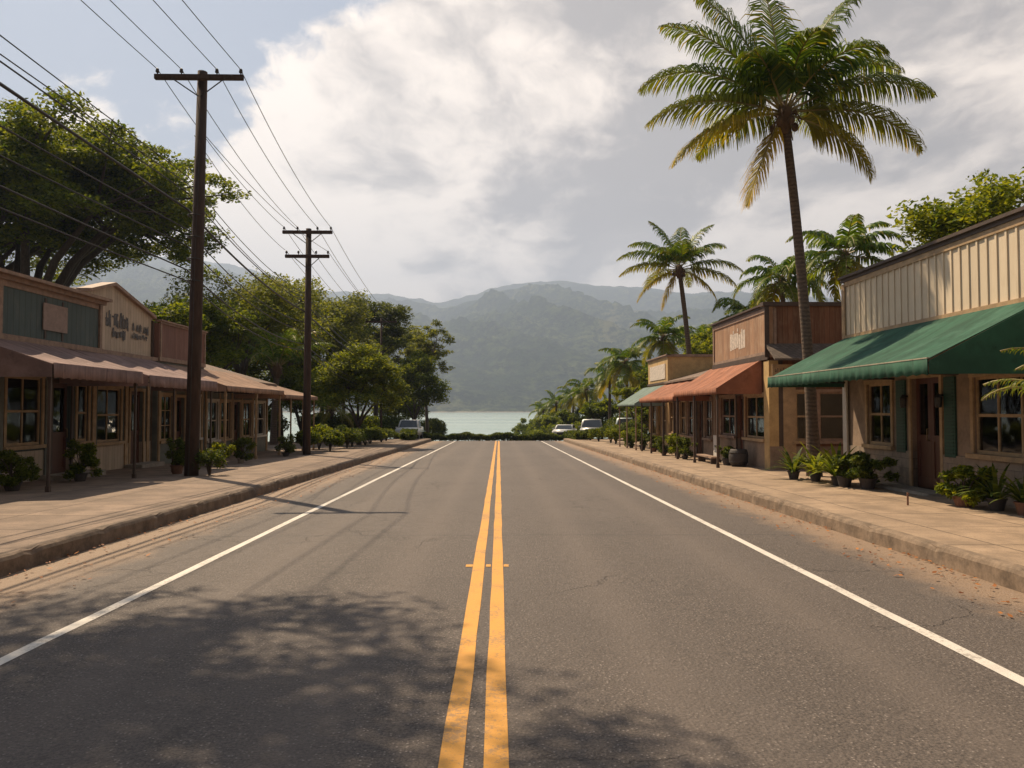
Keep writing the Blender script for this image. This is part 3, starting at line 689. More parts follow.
# ---------------- right: cream shop with the green awning
F = FX(1, 9.0)
y0, y1 = 7.0, 19.3
b = root('shop_building', (9.0, 14, S(14)), 'cream board shop with long green awning and red brown door', 'building')
ops = [(17.05, 18.15, .88, 2.32), (15.13, 16.2, .05, 2.38), (12.2, 14.05, .88, 2.32), (8.6, 10.8, .88, 2.32)]
mb = MB(); wall(mb, F, y0, y1, -.5, .80, [(15.03, 16.3, -.6, 2.38)], th=.2, d=.035); mb.build('stone_base', 'stone', b)
mb = MB(); wall(mb, F, y0, y1, .802, 3.56, ops, th=.16); mb.build('wall', 'plaster', b)
mb = MB(); mb.box(y0, y1, -.16, .02, 3.562, 4.95, F)
y = y0 + .05
while y < y1 - .2: mb.box(y, y + .05, .022, .045, 3.6, 4.9, F); y += .27
mb.build('parapet', 'cream', b)
MB().box(y1 - .14, y1 + .02, .046, .075, 3.56, 4.95, F).build('corner_board', 'trim', b)
MB().box(y1 - .2, y1 + .01, .045, .09, -.3, 3.3, F).build('corner_board', 'white_board', b)
MB().box(y0, y1 + .02, .022, .07, 3.5, 3.62, F).build('rail', 'trim', b)
MB().box(y0, y1 - .141, .022, .06, 4.88, 5.0, F).build('fascia', 'trim', b)
cornice(b, F, y0, y1 + .05, 5.002, 5.15, .03, .14, 'trim_dark')
shell(b, 1, 9.0, y0, y1, 8, 4.8, 'plaster')
window(b, F, 17.05, 18.15, .88, 2.32, 2, 2); window(b, F, 12.2, 14.05, .88, 2.32, 3, 2); window(b, F, 8.6, 10.8, .88, 2.32, 3, 2)
door(b, F, 15.13, 16.2, .05, 2.38, double=True)
for a in (16.42, 14.60):
    mb = MB(); mb.box(a, a + .36, .003, .045, .76, 2.36, F)
    z = .83
    while z < 2.3: mb.box(a + .05, a + .31, .046, .058, z, z + .035, F); z += .07
    mb.build('shutter', 'shutter', b)
for u in (16.3, 15.0):
    mb = MB(); mb.box(u - .1, u - .0, .042, .075, .05, 2.6, F) if False else None
MB().box(14.6, 16.8, .05, .62, -.12, .055, F).build('door_step', 'concrete', b, bevel=.015)
awning(b, F, 12.0, 19.2, 3.55, 2.52, 2.0, 'green', .26, seed=4, d0=.05)
# wall lantern beside the door
mb = MB(); mb.lathe([(.05, 0), (.065, .03), (.075, .2), (.02, .28)], F(16.32, .13, 1.75), 8); mb.box(16.28, 16.36, .002, .1, 1.98, 2.02, F); mb.build('wall_lantern', 'metal', b)
mb = MB(); mb.lathe([(.05, 0), (.065, .03), (.075, .2), (.02, .28)], F(15.0, .13, 1.75), 8); mb.box(14.97, 15.03, .002, .1, 1.98, 2.02, F); mb.build('wall_lantern', 'metal', b)

# ---------------- right: brown timber shop with salmon awning
F = FX(1, 8.25); y0, y1 = 22.6, 28.5
b = root('shop_building', (8.25, 25.5, S(25.5)), 'brown timber shop with tall boarded parapet and salmon awning', 'building')
zb = -.6; ops = [(23.15, 24.95, .80, 2.15), (25.15, 25.85, -.1, 2.2), (26.05, 27.7, .80, 2.15)]
mb = MB(); wall(mb, F, y0, y1, zb, .72, [(25.15, 25.85, -.7, 2.2)], d=.03, th=.19); mb.build('wall_base', 'plaster', b)
mb = MB(); wall(mb, F, y0, y1, .722, 3.3, ops); mb.build('wall', 'brown', b)
MB().box(y0, y1, -.16, .03, 3.302, 4.85, F).build('parapet', 'brown_pale', b)
cornice(b, F, y0 - .05, y1, 4.85, 4.98, .03, .14, 'trim_dark')
MB().box(y0, y1, .032, .1, 3.24, 3.40, F).build('rail', 'trim_dark', b)
MB().box(y0 + .002, y0 + .12, .032, .07, 3.41, 4.84, F).build('corner_board', 'trim_tan', b)
MB().box(y1 - .12, y1, .032, .07, 3.41, 4.84, F).build('corner_board', 'trim_tan', b)
MB().box(y0, y1, .032, .06, 4.72, 4.845, F).build('fascia', 'trim_tan', b)
MB().box(y0, y1, .032, .055, 3.41, 3.5, F).build('fascia', 'trim_tan', b)
rr = random.Random(8); mb = MB()
for i in range(7):
    u = 24.85 + i * .235; z0_ = 3.80 + rr.uniform(-.03, .05); mb.box(u, u + .2, .033, .037, z0_, z0_ + .55 + rr.uniform(-.08, .06), F)
    if i % 2: mb.box(u, u + .1, .038, .041, z0_ + .55, z0_ + .66, F)
mb.build('faded_sign', 'paint_pale', b)
window(b, F, 23.15, 24.95, .80, 2.15, 2, 2, 'trim'); window(b, F, 26.05, 27.7, .80, 2.15, 2, 2, 'trim_tan')
door(b, F, 25.15, 25.85, -.1, 2.2, mf='trim_dark')
MB().box(y0 + .0, y0 + .42, .032, .07, -.5, 3.2, F).build('corner_board', 'yellowwall', b)
Fs = FY(22.6)
mb = MB(); wall(mb, Fs, 8.412, 15, -.6, 3.2, [(9.0, 9.42, .77, 2.24), (9.72, 10.5, .77, 2.24), (11.2, 12.2, .77, 2.24)], th=.14, d=.0); mb.build('side_wall', 'brown', b)
MB().box(8.412, 15, -.14, .02, 3.202, 4.858, Fs).build('side_parapet', 'brown', b)
MB().box(8.0, 15.02, -.2, .1, 4.862, 4.98, Fs).build('cornice', 'trim_dark', b)
MB().box(8.06, 8.2, .021, .05, 3.3, 4.86, Fs).build('corner_board', 'trim_dark', b)
MB().box(8.34, 8.42, .021, .05, 3.5, 4.8, Fs).build('drain_pipe', 'trim_tan', b)
MB().box(8.6, 8.98, .002, .05, .0, 2.6, Fs).build('pilaster', 'trim', b)
MB().box(8.20, 15, .002, .04, -.6, .6, Fs).build('wall_base', 'plaster', b)
MB().box(8.17, 8.46, .003, .045, .602, 3.2, Fs).build('corner_board', 'yellowwall', b)
MB().box(8.46, 8.60, .002, .03, .602, 3.2, Fs).build('pilaster', 'trim_dark', b)
mb = MB(); mb.prism([Fs(8.1, .02, 3.72), Fs(8.1, .75, 3.22), Fs(8.1, .75, 3.16), Fs(8.1, .02, 3.62)], [Fs(15, .02, 3.72), Fs(15, .75, 3.22), Fs(15, .75, 3.16), Fs(15, .02, 3.62)]); mb.build('skirt_roof', 'roof_grey', b)
o = MB().box(8.15, 9.15, .35, .39, 2.72, 3.06, Fs).build('sign_board', 'trim', b)
mb = MB(); rr = random.Random(31); u = 8.23
for i in range(9):
    w = rr.uniform(.05, .085); h = rr.uniform(.09, .14); z = 2.83
    mb.box(u, u + .018, .391, .395, z, z + h, Fs)
    if i % 3 != 1: mb.box(u + .018, u + w, .391, .395, z + (h - .02 if i % 2 else 0), z + (h if i % 2 else .02), Fs)
    if i % 2 == 0: mb.box(u + w - .015, u + w, .3915, .3955, z + .02, z + h * .8, Fs)
    u += w + .025
mb.build('lettering', 'trim_dark', o)
window(b, Fs, 9.0, 9.42, .77, 2.24, 1, 2, 'trim', .07); window(b, Fs, 9.72, 10.5, .77, 2.24, 1, 2, 'trim_tan', .08); window(b, Fs, 11.2, 12.2, .77, 2.24, 2, 2, 'trim_tan', .08)
# shell pieces (front side wall already built)
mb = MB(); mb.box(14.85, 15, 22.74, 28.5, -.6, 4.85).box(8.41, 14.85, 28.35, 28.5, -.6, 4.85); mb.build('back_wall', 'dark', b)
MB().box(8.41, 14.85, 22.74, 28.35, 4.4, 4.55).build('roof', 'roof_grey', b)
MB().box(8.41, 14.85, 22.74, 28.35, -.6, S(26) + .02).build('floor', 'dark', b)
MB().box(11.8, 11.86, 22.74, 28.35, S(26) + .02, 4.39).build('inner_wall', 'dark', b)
awning(b, F, 23.3, 29.0, 3.28, 2.38, 1.42, 'orange', .2, seed=9, d0=.03, trim=None)
posts(b, F, [23.5, 26.3, 28.8], 1.38, 0, 2.32, .06, 'trim_dark')
MB().box(24.9, 26.1, .06, .5, -.3, -.08, F).build('door_step', 'concrete', b, bevel=.015)

# ---------------- right: low middle shop
y0, y1 = 28.52, 36.3
b = root('shop_building', (8.25, 32.4, S(32.4)), 'low shop with shingle roof and faded salmon awning in the middle of the right row', 'building')
ops = [(28.9, 29.9, .6, 2.1), (30.3, 31.1, -.25, 2.05), (31.5, 32.6, .6, 2.1), (33.0, 34.0, .6, 2.1), (34.3, 35.1, -.25, 2.05), (35.35, 36.1, .6, 2.1)]
mb = MB(); wall(mb, F, y0, y1, -.8, 2.95, ops); mb.build('wall', 'plaster', b)
for i, (a, c, z0_, z1_) in enumerate(ops):
    if z0_ > 0: window(b, F, a, c, z0_, z1_, 2, 2, 'trim' if i % 2 else 'trim_tan')
    else: door(b, F, a, c, z0_, z1_, mf='trim_dark')
mb = MB(); mb.prism([(8.0, y0, 2.97), (8.0, y0, 3.05), (12, y0, 4.15), (16, y0, 3.0), (16, y0, 2.92), (12, y0, 4.05)], [(8.0, y1, 2.97), (8.0, y1, 3.05), (12, y1, 4.15), (16, y1, 3.0), (16, y1, 2.92), (12, y1, 4.05)]); mb.build('roof', 'roof', b)
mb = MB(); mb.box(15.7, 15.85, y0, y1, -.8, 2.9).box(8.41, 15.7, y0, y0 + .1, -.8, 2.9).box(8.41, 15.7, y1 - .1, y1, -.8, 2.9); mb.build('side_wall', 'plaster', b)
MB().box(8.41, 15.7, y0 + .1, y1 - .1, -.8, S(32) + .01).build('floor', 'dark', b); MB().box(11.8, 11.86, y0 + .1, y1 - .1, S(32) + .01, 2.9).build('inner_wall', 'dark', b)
awning(b, F, 29.15, 36.2, 3.02, 2.22, 1.42, 'orange', .18, seed=12, d0=.03, trim=None)
posts(b, F, [31.3, 33.8, 36.0], 1.38, 0, 2.16, .055, 'trim_dark')

# ---------------- right: far shop
y0, y1 = 36.4, 41.2
b = root('shop_building', (8.25, 38.8, S(38.8)), 'farthest right shop with ochre parapet and grey green awning', 'building')
ops = [(36.8, 37.7, .4, 1.95), (38.0, 38.8, -.35, 1.9), (39.2, 40.5, .4, 1.95)]
mb = MB(); wall(mb, F, y0, y1, -.9, 3.0, ops); mb.build('wall', 'yellowwall', b)
MB().box(y0, y1, -.16, .02, 3.002, 4.3, F).build('parapet', 'yellowwall', b)
MB().box(y0 + .5, y1 - .6, .021, .05, 3.25, 4.0, F).build('sign_board', 'paint_pale', b)
MB().box(8.412, 14, y0 - .02, y0 + .13, 2.9, 4.298).build('side_parapet', 'yellowwall', b)
cornice(b, F, y0 - .04, y1, 4.3, 4.42, .02, .12, 'trim_tan'); MB().box(8.2, 14, y0 - .08, y0 + .18, 4.302, 4.42).build('cornice', 'trim_tan', b)
MB().box(y0, y1, .021, .08, 3.0, 3.1, F).build('rail', 'trim_dark', b)
mb = MB(); mb.box(13.85, 14, y0 + .14, y1, -.9, 4.3).box(8.41, 13.85, y1 - .15, y1, -.9, 4.3).box(8.41, 13.85, y0, y0 + .12, -.9, 2.89); mb.build('side_wall', 'plaster', b)
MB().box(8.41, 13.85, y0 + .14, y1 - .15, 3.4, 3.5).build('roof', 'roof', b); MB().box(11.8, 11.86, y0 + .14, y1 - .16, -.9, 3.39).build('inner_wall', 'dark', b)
window(b, F, 36.8, 37.7, .4, 1.95); window(b, F, 39.2, 40.5, .4, 1.95); door(b, F, 38.0, 38.8, -.35, 1.9)
awning(b, F, 37.0, 42.4, 2.95, 2.02, 1.5, 'greygreen', .14, seed=15, d0=.03, trim=None)
posts(b, F, [37.2, 39.8, 42.2], 1.45, 0, 1.97, .055, 'trim_tan')

# ---------------- left row
F = FX(-1, 11.5); Fl = F
# teal parapet shop
y0, y1 = 10.5, 21.7
b = root('shop_building', (-11.5, 18, S(18)), 'nearest left shop with teal board parapet and blank pinkish sign', 'building')
ops = [(14.6, 16.6, .86, 2.54), (17.7, 19.05, .84, 2.5), (19.5, 20.35, -.05, 2.4), (20.65, 21.2, .84, 2.4)]
mb = MB(); wall(mb, F, y0, y1, -.5, .7, [(19.5, 20.35, -.6, 2.4)], d=.02, th=.18); mb.build('wall_base', 'cream_old', b)
mb = MB(); wall(mb, F, y0, y1, .702, 3.4, ops); mb.build('wall', 'teal', b)
MB().box(17.42, y1, -.16, .03, 3.402, 4.72, F).build('parapet', 'teal', b)
MB().box(y0, 17.30, -.16, .03, 3.402, 4.72, F).build('parapet', 'cream_old', b)
MB().box(17.30, 17.418, -.16, .07, 3.402, 4.72, F).build('corner_board', 'trim_tan', b)
MB().box(y1 - .1, y1 + .02, .031, .09, 3.45, 4.70, F).build('corner_board', 'trim_tan', b)
MB().box(y0, y1 + .02, .031, .12, 3.32, 3.46, F).build('rail', 'trim_tan', b)
MB().box(y0, y1 - .12, .031, .055, 4.58, 4.718, F).build('fascia', 'trim_tan', b)
cornice(b, F, y0, y1 + .12, 4.72, 4.90, .03, .30, 'trim_tan')
MB().box(18.95, 20.0, .05, .075, 3.72, 4.40, F).build('sign_board', 'faded', b)
mb = MB(); mb.box(19.05, 19.12, .031, .049, 3.5, 4.52, F).box(19.8, 19.87, .031, .049, 3.5, 4.52, F); mb.build('sign_bracket', 'trim_dark', b)
for q in ops:
    if q[2] > 0: window(b, F, *q, 2 if q[1] - q[0] > .8 else 1, 2, 'trim')
door(b, F, 19.5, 20.35, -.05, 2.4, mf='trim_dark')
for u in (17.45, 19.25, 21.45): MB().box(u - .09, u + .09, .022, .06, -.3, 3.2, F).build('pilaster', 'plaster_grey' if u < 21 else 'trim', b)
shell(b, -1, 11.5, y0, y1, 8, 4.5, 'plaster')
MB().box(18.9, 20.9, .03, .7, -.15, S(19.9) + .13, F).build('door_step', 'concrete', b, bevel=.015)
awning(b, F, 15.8, 19.72, 3.36, 2.68, 2.15, 'dusty', .32, seed=21, d0=.03, trim=None)
posts(b, F, [15.9, 19.6], 2.08, 0, 2.6, .055, 'trim_dark')

# cream gabled shop
Fc = FX(-1, 11.7)
y0, y1 = 21.75, 25.4
b = root('shop_building', (-11.7, 23.5, S(23.5)), 'left shop with weathered cream gabled front and dark faded lettering', 'building')
ops = [(21.98, 23.4, .75, 2.35), (24.0, 24.85, -.12, 2.3)]
mb = MB(); wall(mb, Fc, y0, y1, -.6, .66, [(24.0, 24.85, -.7, 2.3)], d=.02, th=.18); mb.build('wall_base', 'cream_old', b)
mb = MB(); wall(mb, Fc, y0, y1, .662, 3.4, ops); mb.build('wall', 'plaster_grey', b)
gp = [(y0 - .3, 3.402), (y1, 3.402), (y1, 4.78), (22.75, 5.45), (y0 - .3, 5.08)]
mb = MB(); mb.prism([Fc(u, .02, z) for u, z in gp], [Fc(u, -.14, z) for u, z in gp]); mb.build('gable', 'cream_old', b)
mb = MB()
for (ua, za), (ub, zb_) in (((y0 - .35, 5.07), (22.75, 5.46)), ((22.75, 5.46), (y1 + .05, 4.77))):
    A = [(ua, .14, za), (ua, .14, za + .1), (ua, -.3, za + .1), (ua, -.3, za)]; B = [(ub, .14, zb_), (ub, .14, zb_ + .1), (ub, -.3, zb_ + .1), (ub, -.3, zb_)]
    mb.prism([Fc(*q) for q in A], [Fc(*q) for q in B])
mb.build('gable_trim', 'trim_tan', b)
A = [(y0 - .3, 4.8), (22.75, 5.40), (y1, 4.70), (y1, 4.60), (22.75, 5.28), (y0 - .3, 4.70)]
mb = MB(); mb.prism([Fc(u, -.31, z) for u, z in A], [Fc(u, -7, z) for u, z in A]); mb.build('roof', 'roof', b)
MB().box(y1 - .09, y1 + .02, .021, .08, 3.42, 4.70, Fc).build('corner_board', 'trim_dark', b)
MB().box(y0, y1 + .02, .022, .22, 3.34, 3.46, Fc).build('rail', 'trim_tan', b)
# illegible worn lettering: two ragged lines of strokes
mb = MB(); rr = random.Random(77)
def stroke(u, z, w, h, sk, q):
    mb.add([Fc(u, q, z), Fc(u + w, q, z + sk * .3), Fc(u + w + sk * .2, q, z + h), Fc(u + sk * .2, q, z + h * .93)], [(0, 1, 2, 3)])
    mb.add([Fc(u, q - .002, z), Fc(u + w, q - .002, z + sk * .3), Fc(u + w + sk * .2, q - .002, z + h), Fc(u + sk * .2, q - .002, z + h * .93)], [(3, 2, 1, 0)])
L = 0
for base_z, u0_, u1_, hh in ((4.22, 22.35, 23.65, .46), (3.88, 22.75, 23.55, .30), (4.2, 23.95, 25.0, .26), (3.98, 23.95, 24.8, .14)):
    u = u0_
    while u < u1_:
        for q in range(rr.randint(2, 3)):
            L += 1; a = rr.uniform(0, .12); stroke(u + a, base_z + rr.uniform(-.03, .06), rr.uniform(.035, .11), hh * rr.uniform(.5, 1), rr.uniform(-.12, .12), .026 + .0006 * L)
        L += 1; stroke(u, base_z + rr.uniform(0, hh * .8), .16, .05, rr.uniform(-.1, .1), .026 + .0006 * L)
        u += .17 + rr.uniform(0, .07)
mb.build('lettering', 'paint_dark', b, norm=False)
window(b, Fc, *ops[0], 2, 2, 'trim'); door(b, Fc, *ops[1][:2], -.12, 2.3, mf='trim')
for u in (y0 + .08, 23.7, 25.15): MB().box(u - .08, u + .08, .022, .06, -.4, 3.2, Fc).build('pilaster', 'trim', b)
shell(b, -1, 11.7, y0, y1, 8, 4.3, 'plaster')
MB().box(23.6, 25.2, .03, .6, -.25, S(24.4) + .12, Fc).build('door_step', 'concrete', b, bevel=.015)
awning(b, F, 20.1, 24.9, 3.34, 2.62, 2.15, 'dusty', .32, seed=22, d0=.03, trim=None)
posts(b, F, [21.9, 24.7], 2.08, 0, 2.6, .05, 'trim_dark')

# dusty red boarded parapet shop
F = Fl; y0, y1 = 25.45, 29.4
b = root('shop_building', (-11.5, 27.4, S(27.4)), 'left shop with dusty red board parapet behind the near pole', 'building')
ops = [(25.7, 26.6, .65, 2.2), (26.9, 27.6, -.2, 2.15), (27.9, 29.0, .65, 2.2)]
mb = MB(); wall(mb, F, y0, y1, -.6, 3.35, ops); mb.build('wall', 'plaster_grey', b)
MB().box(y0, y1, -.16, .02, 3.352, 4.64, F).build('parapet', 'mauve', b)
MB().box(-17.5, -11.66, y1 - .16, y1 + .0, 3.352, 4.64).build('side_parapet', 'mauve', b)
cornice(b, F, y0 + .05, y1 + .03, 4.64, 4.76, .02, .12, 'trim_tan'); MB().box(y0, y1, .021, .07, 3.36, 3.5, F).build('rail', 'trim_tan', b)
for u in (y0 + .06, y1 - .1): MB().box(u, u + .1, .021, .06, 3.51, 4.63, F).build('corner_board', 'trim_tan', b)
window(b, F, *ops[0], 2, 3, 'trim'); window(b, F, *ops[2], 2, 2, 'white_board'); door(b, F, 26.9, 27.6, -.2, 2.15, mf='trim')
for u in (y0 + .1, 26.75, 27.75, 29.2): MB().box(u - .06, u + .06, .002, .05, -.4, 3.2, F).build('pilaster', 'trim', b)
shell(b, -1, 11.5, y0, y1, 7, 4.2, 'plaster')
awning(b, F, 25.8, 32.6, 3.28, 2.52, 2.15, 'tan', .2, seed=23, d0=.03, trim=None)
posts(b, F, [26.0, 29.3, 32.4], 2.08, 0, 2.45, .065, 'trim')

# low shop at the far end of the left row
y0, y1 = 29.45, 37.6
b = root('shop_building', (-11.5, 33.5, S(33.5)), 'low left shop with tan shingle roof at the far end of the row', 'building')
ops = [(29.8, 30.9, .5, 2.05), (31.2, 32.3, .5, 2.05), (32.7, 33.5, -.3, 2.05), (33.9, 35.0, .5, 2.05), (35.4, 37.0, .5, 2.05)]
mb = MB(); wall(mb, F, y0, y1, -.8, 2.95, ops); mb.build('wall', 'plaster_grey', b)
for i, q in enumerate(ops):
    if q[2] > 0: window(b, F, *q, 2, 2, 'trim' if i % 2 else 'white_board')
    else: door(b, F, *q, mf='trim')
for u in (29.6, 31.05, 32.5, 33.7, 35.2, 37.3): MB().box(u - .06, u + .06, .002, .05, -.5, 2.9, F).build('pilaster', 'trim', b)
def RX(x, z): return x, z
mb = MB()
# hipped roof
e = [(-11.2, y0, 3.0), (-11.2, y1 + .4, 3.0), (-18.5, y1 + .4, 3.0), (-18.5, y0, 3.0)]; r1 = (-14.8, y0, 4.25); r2 = (-14.8, y1 - 2.2, 4.15)
v = e + [r1, r2] + [(x, y, z - .1) for x, y, z in e]
mb.add(v, [(0, 1, 5, 4), (1, 2, 5), (2, 3, 4, 5), (3, 0, 4), (6, 7, 1, 0), (7, 8, 2, 1), (8, 9, 3, 2), (9, 6, 0, 3), (9, 8, 7, 6)]); mb.build('roof', 'roof', b)
mb = MB(); mb.box(-18.2, -18.05, y0, y1, -.8, 2.88).box(-18.05, -11.66, y0, y0 + .1, -.8, 2.88).box(-18.05, -11.66, y1 - .15, y1, -.8, 2.88); mb.build('side_wall', 'plaster', b)
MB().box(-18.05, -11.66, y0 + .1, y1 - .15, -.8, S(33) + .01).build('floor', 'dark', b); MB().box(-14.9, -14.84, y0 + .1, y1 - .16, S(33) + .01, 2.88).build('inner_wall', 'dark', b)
awning(b, F, 32.75, 38.4, 2.98, 2.36, 2.2, 'tan', .18, seed=24, d0=.03, trim=None)
posts(b, F, [34.0, 36.1, 38.2], 2.12, 0, 2.3, .06, 'trim')

# ------------------------------------------------------------------ utility poles and wires
def pole(x, y, h, arms, label, r=.17, lean=0):
    zb = G(y) + .18 if y < 61 else G(y); rt = root('utility_pole', (x, y, zb), label, 'utility pole', 'utility poles along the left pavement')
    mb = MB(); mb.tube([(x, y, zb - .3), (x + lean * .5, y, zb + h * .5), (x + lean, y, zb + h)], [r * 1.12, r, r * .78], 14); mb.build('pole', 'pole', rt, smooth=True)
    pts = []
    for z, w in arms:
        zz = zb + z; xc = x + lean * z / h
        a = MB().box(xc - w / 2, xc + w / 2, y - r - .12, y - r - .005, zz - .07, zz + .07).build('crossarm', 'pole', rt, bevel=.01)
        br = MB()
        for s in (-1, 1): br.tube([(xc + s * w * .3, y - r - .125, zz - .05), (xc + s * .03, y - r - .01, zz - .5)], .018, 5)
        br.build('brace', 'metal', rt)
        for k in (-.47, -.2, .2, .47):
            c = (xc + k * w, y - r - .06, zz + .075)
            MB().lathe([(.016, 0), (.016, .05), (.05, .055), (.055, .09), (.03, .1), (.045, .11), (.045, .14), (.02, .17)], c, 8).build('insulator', 'ceramic', rt, smooth=True)
            pts.append((c[0], c[1], c[2] + .14))
    mb = MB(); mb.tube([(x, y - r - .02, zb + .0), (x + lean * .5, y - r + .01, zb + h * .5), (x + lean, y - r + .03, zb + h * .8)], .012, 5); mb.build('ground_wire', 'metal', rt)
    return pts, zb
p1, z1b = pole(-8.32, 20.5, 11.1, [(10.85, 2.4)], 'tall dark timber utility pole in front of the left awnings', .165, .15)
p2, z2b = pole(-8.3, 32.6, 9.85, [(9.65, 2.15), (8.6, 1.9)], 'second utility pole with two crossarms at the far end of the left shops', .15, .0)
p3, z3b = pole(-9.1, 58.0, 9.4, [(9.1, 2.4)], 'small far utility pole standing among the left trees', .09, .0)
# small fittings on pole one
o1 = [o for o in bpy.data.objects if o.name == 'utility_pole'][0]
mb = MB()
for z in (5.3, 5.9, 6.5, 7.1): mb.tube([(-8.3 + .2 * math.cos(a * .524), 20.5 + .2 * math.sin(a * .524), z1b + z) for a in range(13)], .02, 5)
mb.build('cable_band', 'metal', o1)
NW = [0]
def wire(pts, sags, r, label, grp='overhead wires'):
    mb = MB(); P = []
    for (a, b_), s in zip(zip(pts, pts[1:]), sags):
        a = Vector(a); b_ = Vector(b_); n = 16
        for i in range(n + (1 if b_ == Vector(pts[-1]) else 0)):
            t = i / n; q = a.lerp(b_, t); q.z -= 4 * s * t * (1 - t); P.append(q)
    mb.tube(P, r, 5); o = mb.build('power_line', 'wire', None, smooth=True); tag(o, label, 'wire', grp); return o
side = ['outermost left', 'inner left', 'inner right', 'outermost right']
for k in range(4):
    a = Vector(p1[k]); dz = .28
    wire([(a.x, -15, a.z + .4), tuple(a), p2[k], p3[k]], [.55, .35, .6], .011, f'thin power wire on the {side[k]} insulator of the near pole top')
for k in (0, 3):
    a = Vector(p2[4 + k]); wire([(-8.3 + (k - 1.5) * .1, 20.7, z1b + 9.4), tuple(a), (p3[k][0], p3[k][1], p3[k][2] - .6)], [.3, .5], .010, ('left' if k == 0 else 'right') + ' wire on the lower crossarm of the second pole')
low = [(7.25, .35, .034, -8.9, 'thickest black cable crossing in front of the left tree'), (6.7, .6, .017, -9.6, 'thin cable just below the thick black cable'),
       (6.25, .5, .017, -10.6, 'thin cable low across the left tree, above the lowest pair'), (5.6, .5, .020, -9.4, 'upper of the lowest pair of cables over the left awnings'), (5.3, .55, .017, -10.2, 'lower of the lowest pair of cables over the left awnings'), (7.7, .4, .017, -9.2, 'thin cable just above the thick black cable'), (8.15, .5, .013, -9.0, 'upper of two thin cables high across the left tree top'), (7.95, .6, .013, -9.6, 'lower of two thin cables high across the left tree top')]
for z, s, r, xs_, lab in low:
    wire([(xs_, -15, z1b + z + 1.2), (-8.48, 20.4, z1b + z), (-8.45, 32.5, z2b + z * .86), (-9.2, 57.9, z3b + z * .78)], [s * .5, s * .8, s], r, lab)

# ------------------------------------------------------------------ vegetation builders
def tree(name, label, cat, loc, trunk_h, trunk_r, crown_c, crown_r, K, per, leaf, mleaf, mbark='bark', seed=1, limbs=5, flat=.5, csize=(.9, 1.5), aspect=.5, group=None, shell_=.55, zmin=None, fork=None, hide=None):
    """trunk with limbs reaching leaf clumps spread through the crown's volume (all local to loc)"""
    rng = np.random.default_rng(seed); rr = random.Random(seed)
    rt = root(name, loc, label, cat, group)
    cc = np.array(crown_c); cr = np.array(crown_r)
    d = rng.normal(size=(K, 3)); d /= np.linalg.norm(d, axis=1)[:, None]
    d[:, 2] = np.where(d[:, 2] < -.45, -d[:, 2], d[:, 2])
    rad = shell_ + (1 - shell_) * rng.random(K); rad *= 1 + .16 * rng.normal(size=K).clip(-1.6, 1.3)
    cl = cc + d * rad[:, None] * cr
    if zmin is not None: cl[:, 2] = np.maximum(cl[:, 2], zmin + rng.random(K) * .6)
    sizes = rng.uniform(csize[0], csize[1], K)
    # limbs
    mb = MB(); fz = trunk_h; forkp = Vector((rr.uniform(-.2, .2), rr.uniform(-.2, .2), fz)) if fork is None else Vector(fork)
    mb.tube([(0, 0, -.4), (forkp.x * .3, forkp.y * .4, fz * .4), tuple(forkp)], [trunk_r * 1.35, trunk_r, trunk_r * .85], 10)
    ends = []
    for i in range(limbs):
        a = 2 * math.pi * (i + rr.uniform(-.25, .25)) / limbs; q = rr.uniform(.35, .7)
        e = Vector((cc[0] + math.cos(a) * cr[0] * q, cc[1] + math.sin(a) * cr[1] * q, cc[2] + cr[2] * rr.uniform(-.35, .25)))
        mid = forkp.lerp(e, .5) + Vector((rr.uniform(-.3, .3), rr.uniform(-.3, .3), (e - forkp).length * .1)); 
        pts = [forkp, forkp.lerp(mid, .5) + Vector((0, 0, .1)), mid, mid.lerp(e, .5), e]; mb.tube(pts, [trunk_r * .62, trunk_r * .5, trunk_r * .4, trunk_r * .3, trunk_r * .18], 7); ends.append(pts)
    for c in cl:
        c = Vector(c); best = min(((p - c).length, p) for pts in ends for p in pts[1:])[1] if True else None
        mid = best.lerp(c, .5) + Vector((rr.uniform(-.2, .2), rr.uniform(-.2, .2), rr.uniform(-.1, .25)))
        mb.tube([best, mid, c], [trunk_r * .2, trunk_r * .13, trunk_r * .05], 5, cap=False)
    mb.build('trunk', mbark, rt, smooth=True, local=True)
    P = []; per = per * (1.0 if per > 500 or name == 'shade_tree' else 2.4)
    for c, s in zip(cl, sizes):
        n = int(per * (s / csize[1]) ** 2)
        sub = in_ball(rng, 5, c, (s * .8, s * .8, s * flat * .8))
        for q in sub: P.append(in_ball(rng, n // 5 + 1, q, (s * .55, s * .55, s * flat * .55)))
    P = np.concatenate(P)
    if hide is not None: P = P[hide(P)]
    np_quads('crown', leaf_quads(rng, P, leaf, aspect), mleaf, rt)
    return rt

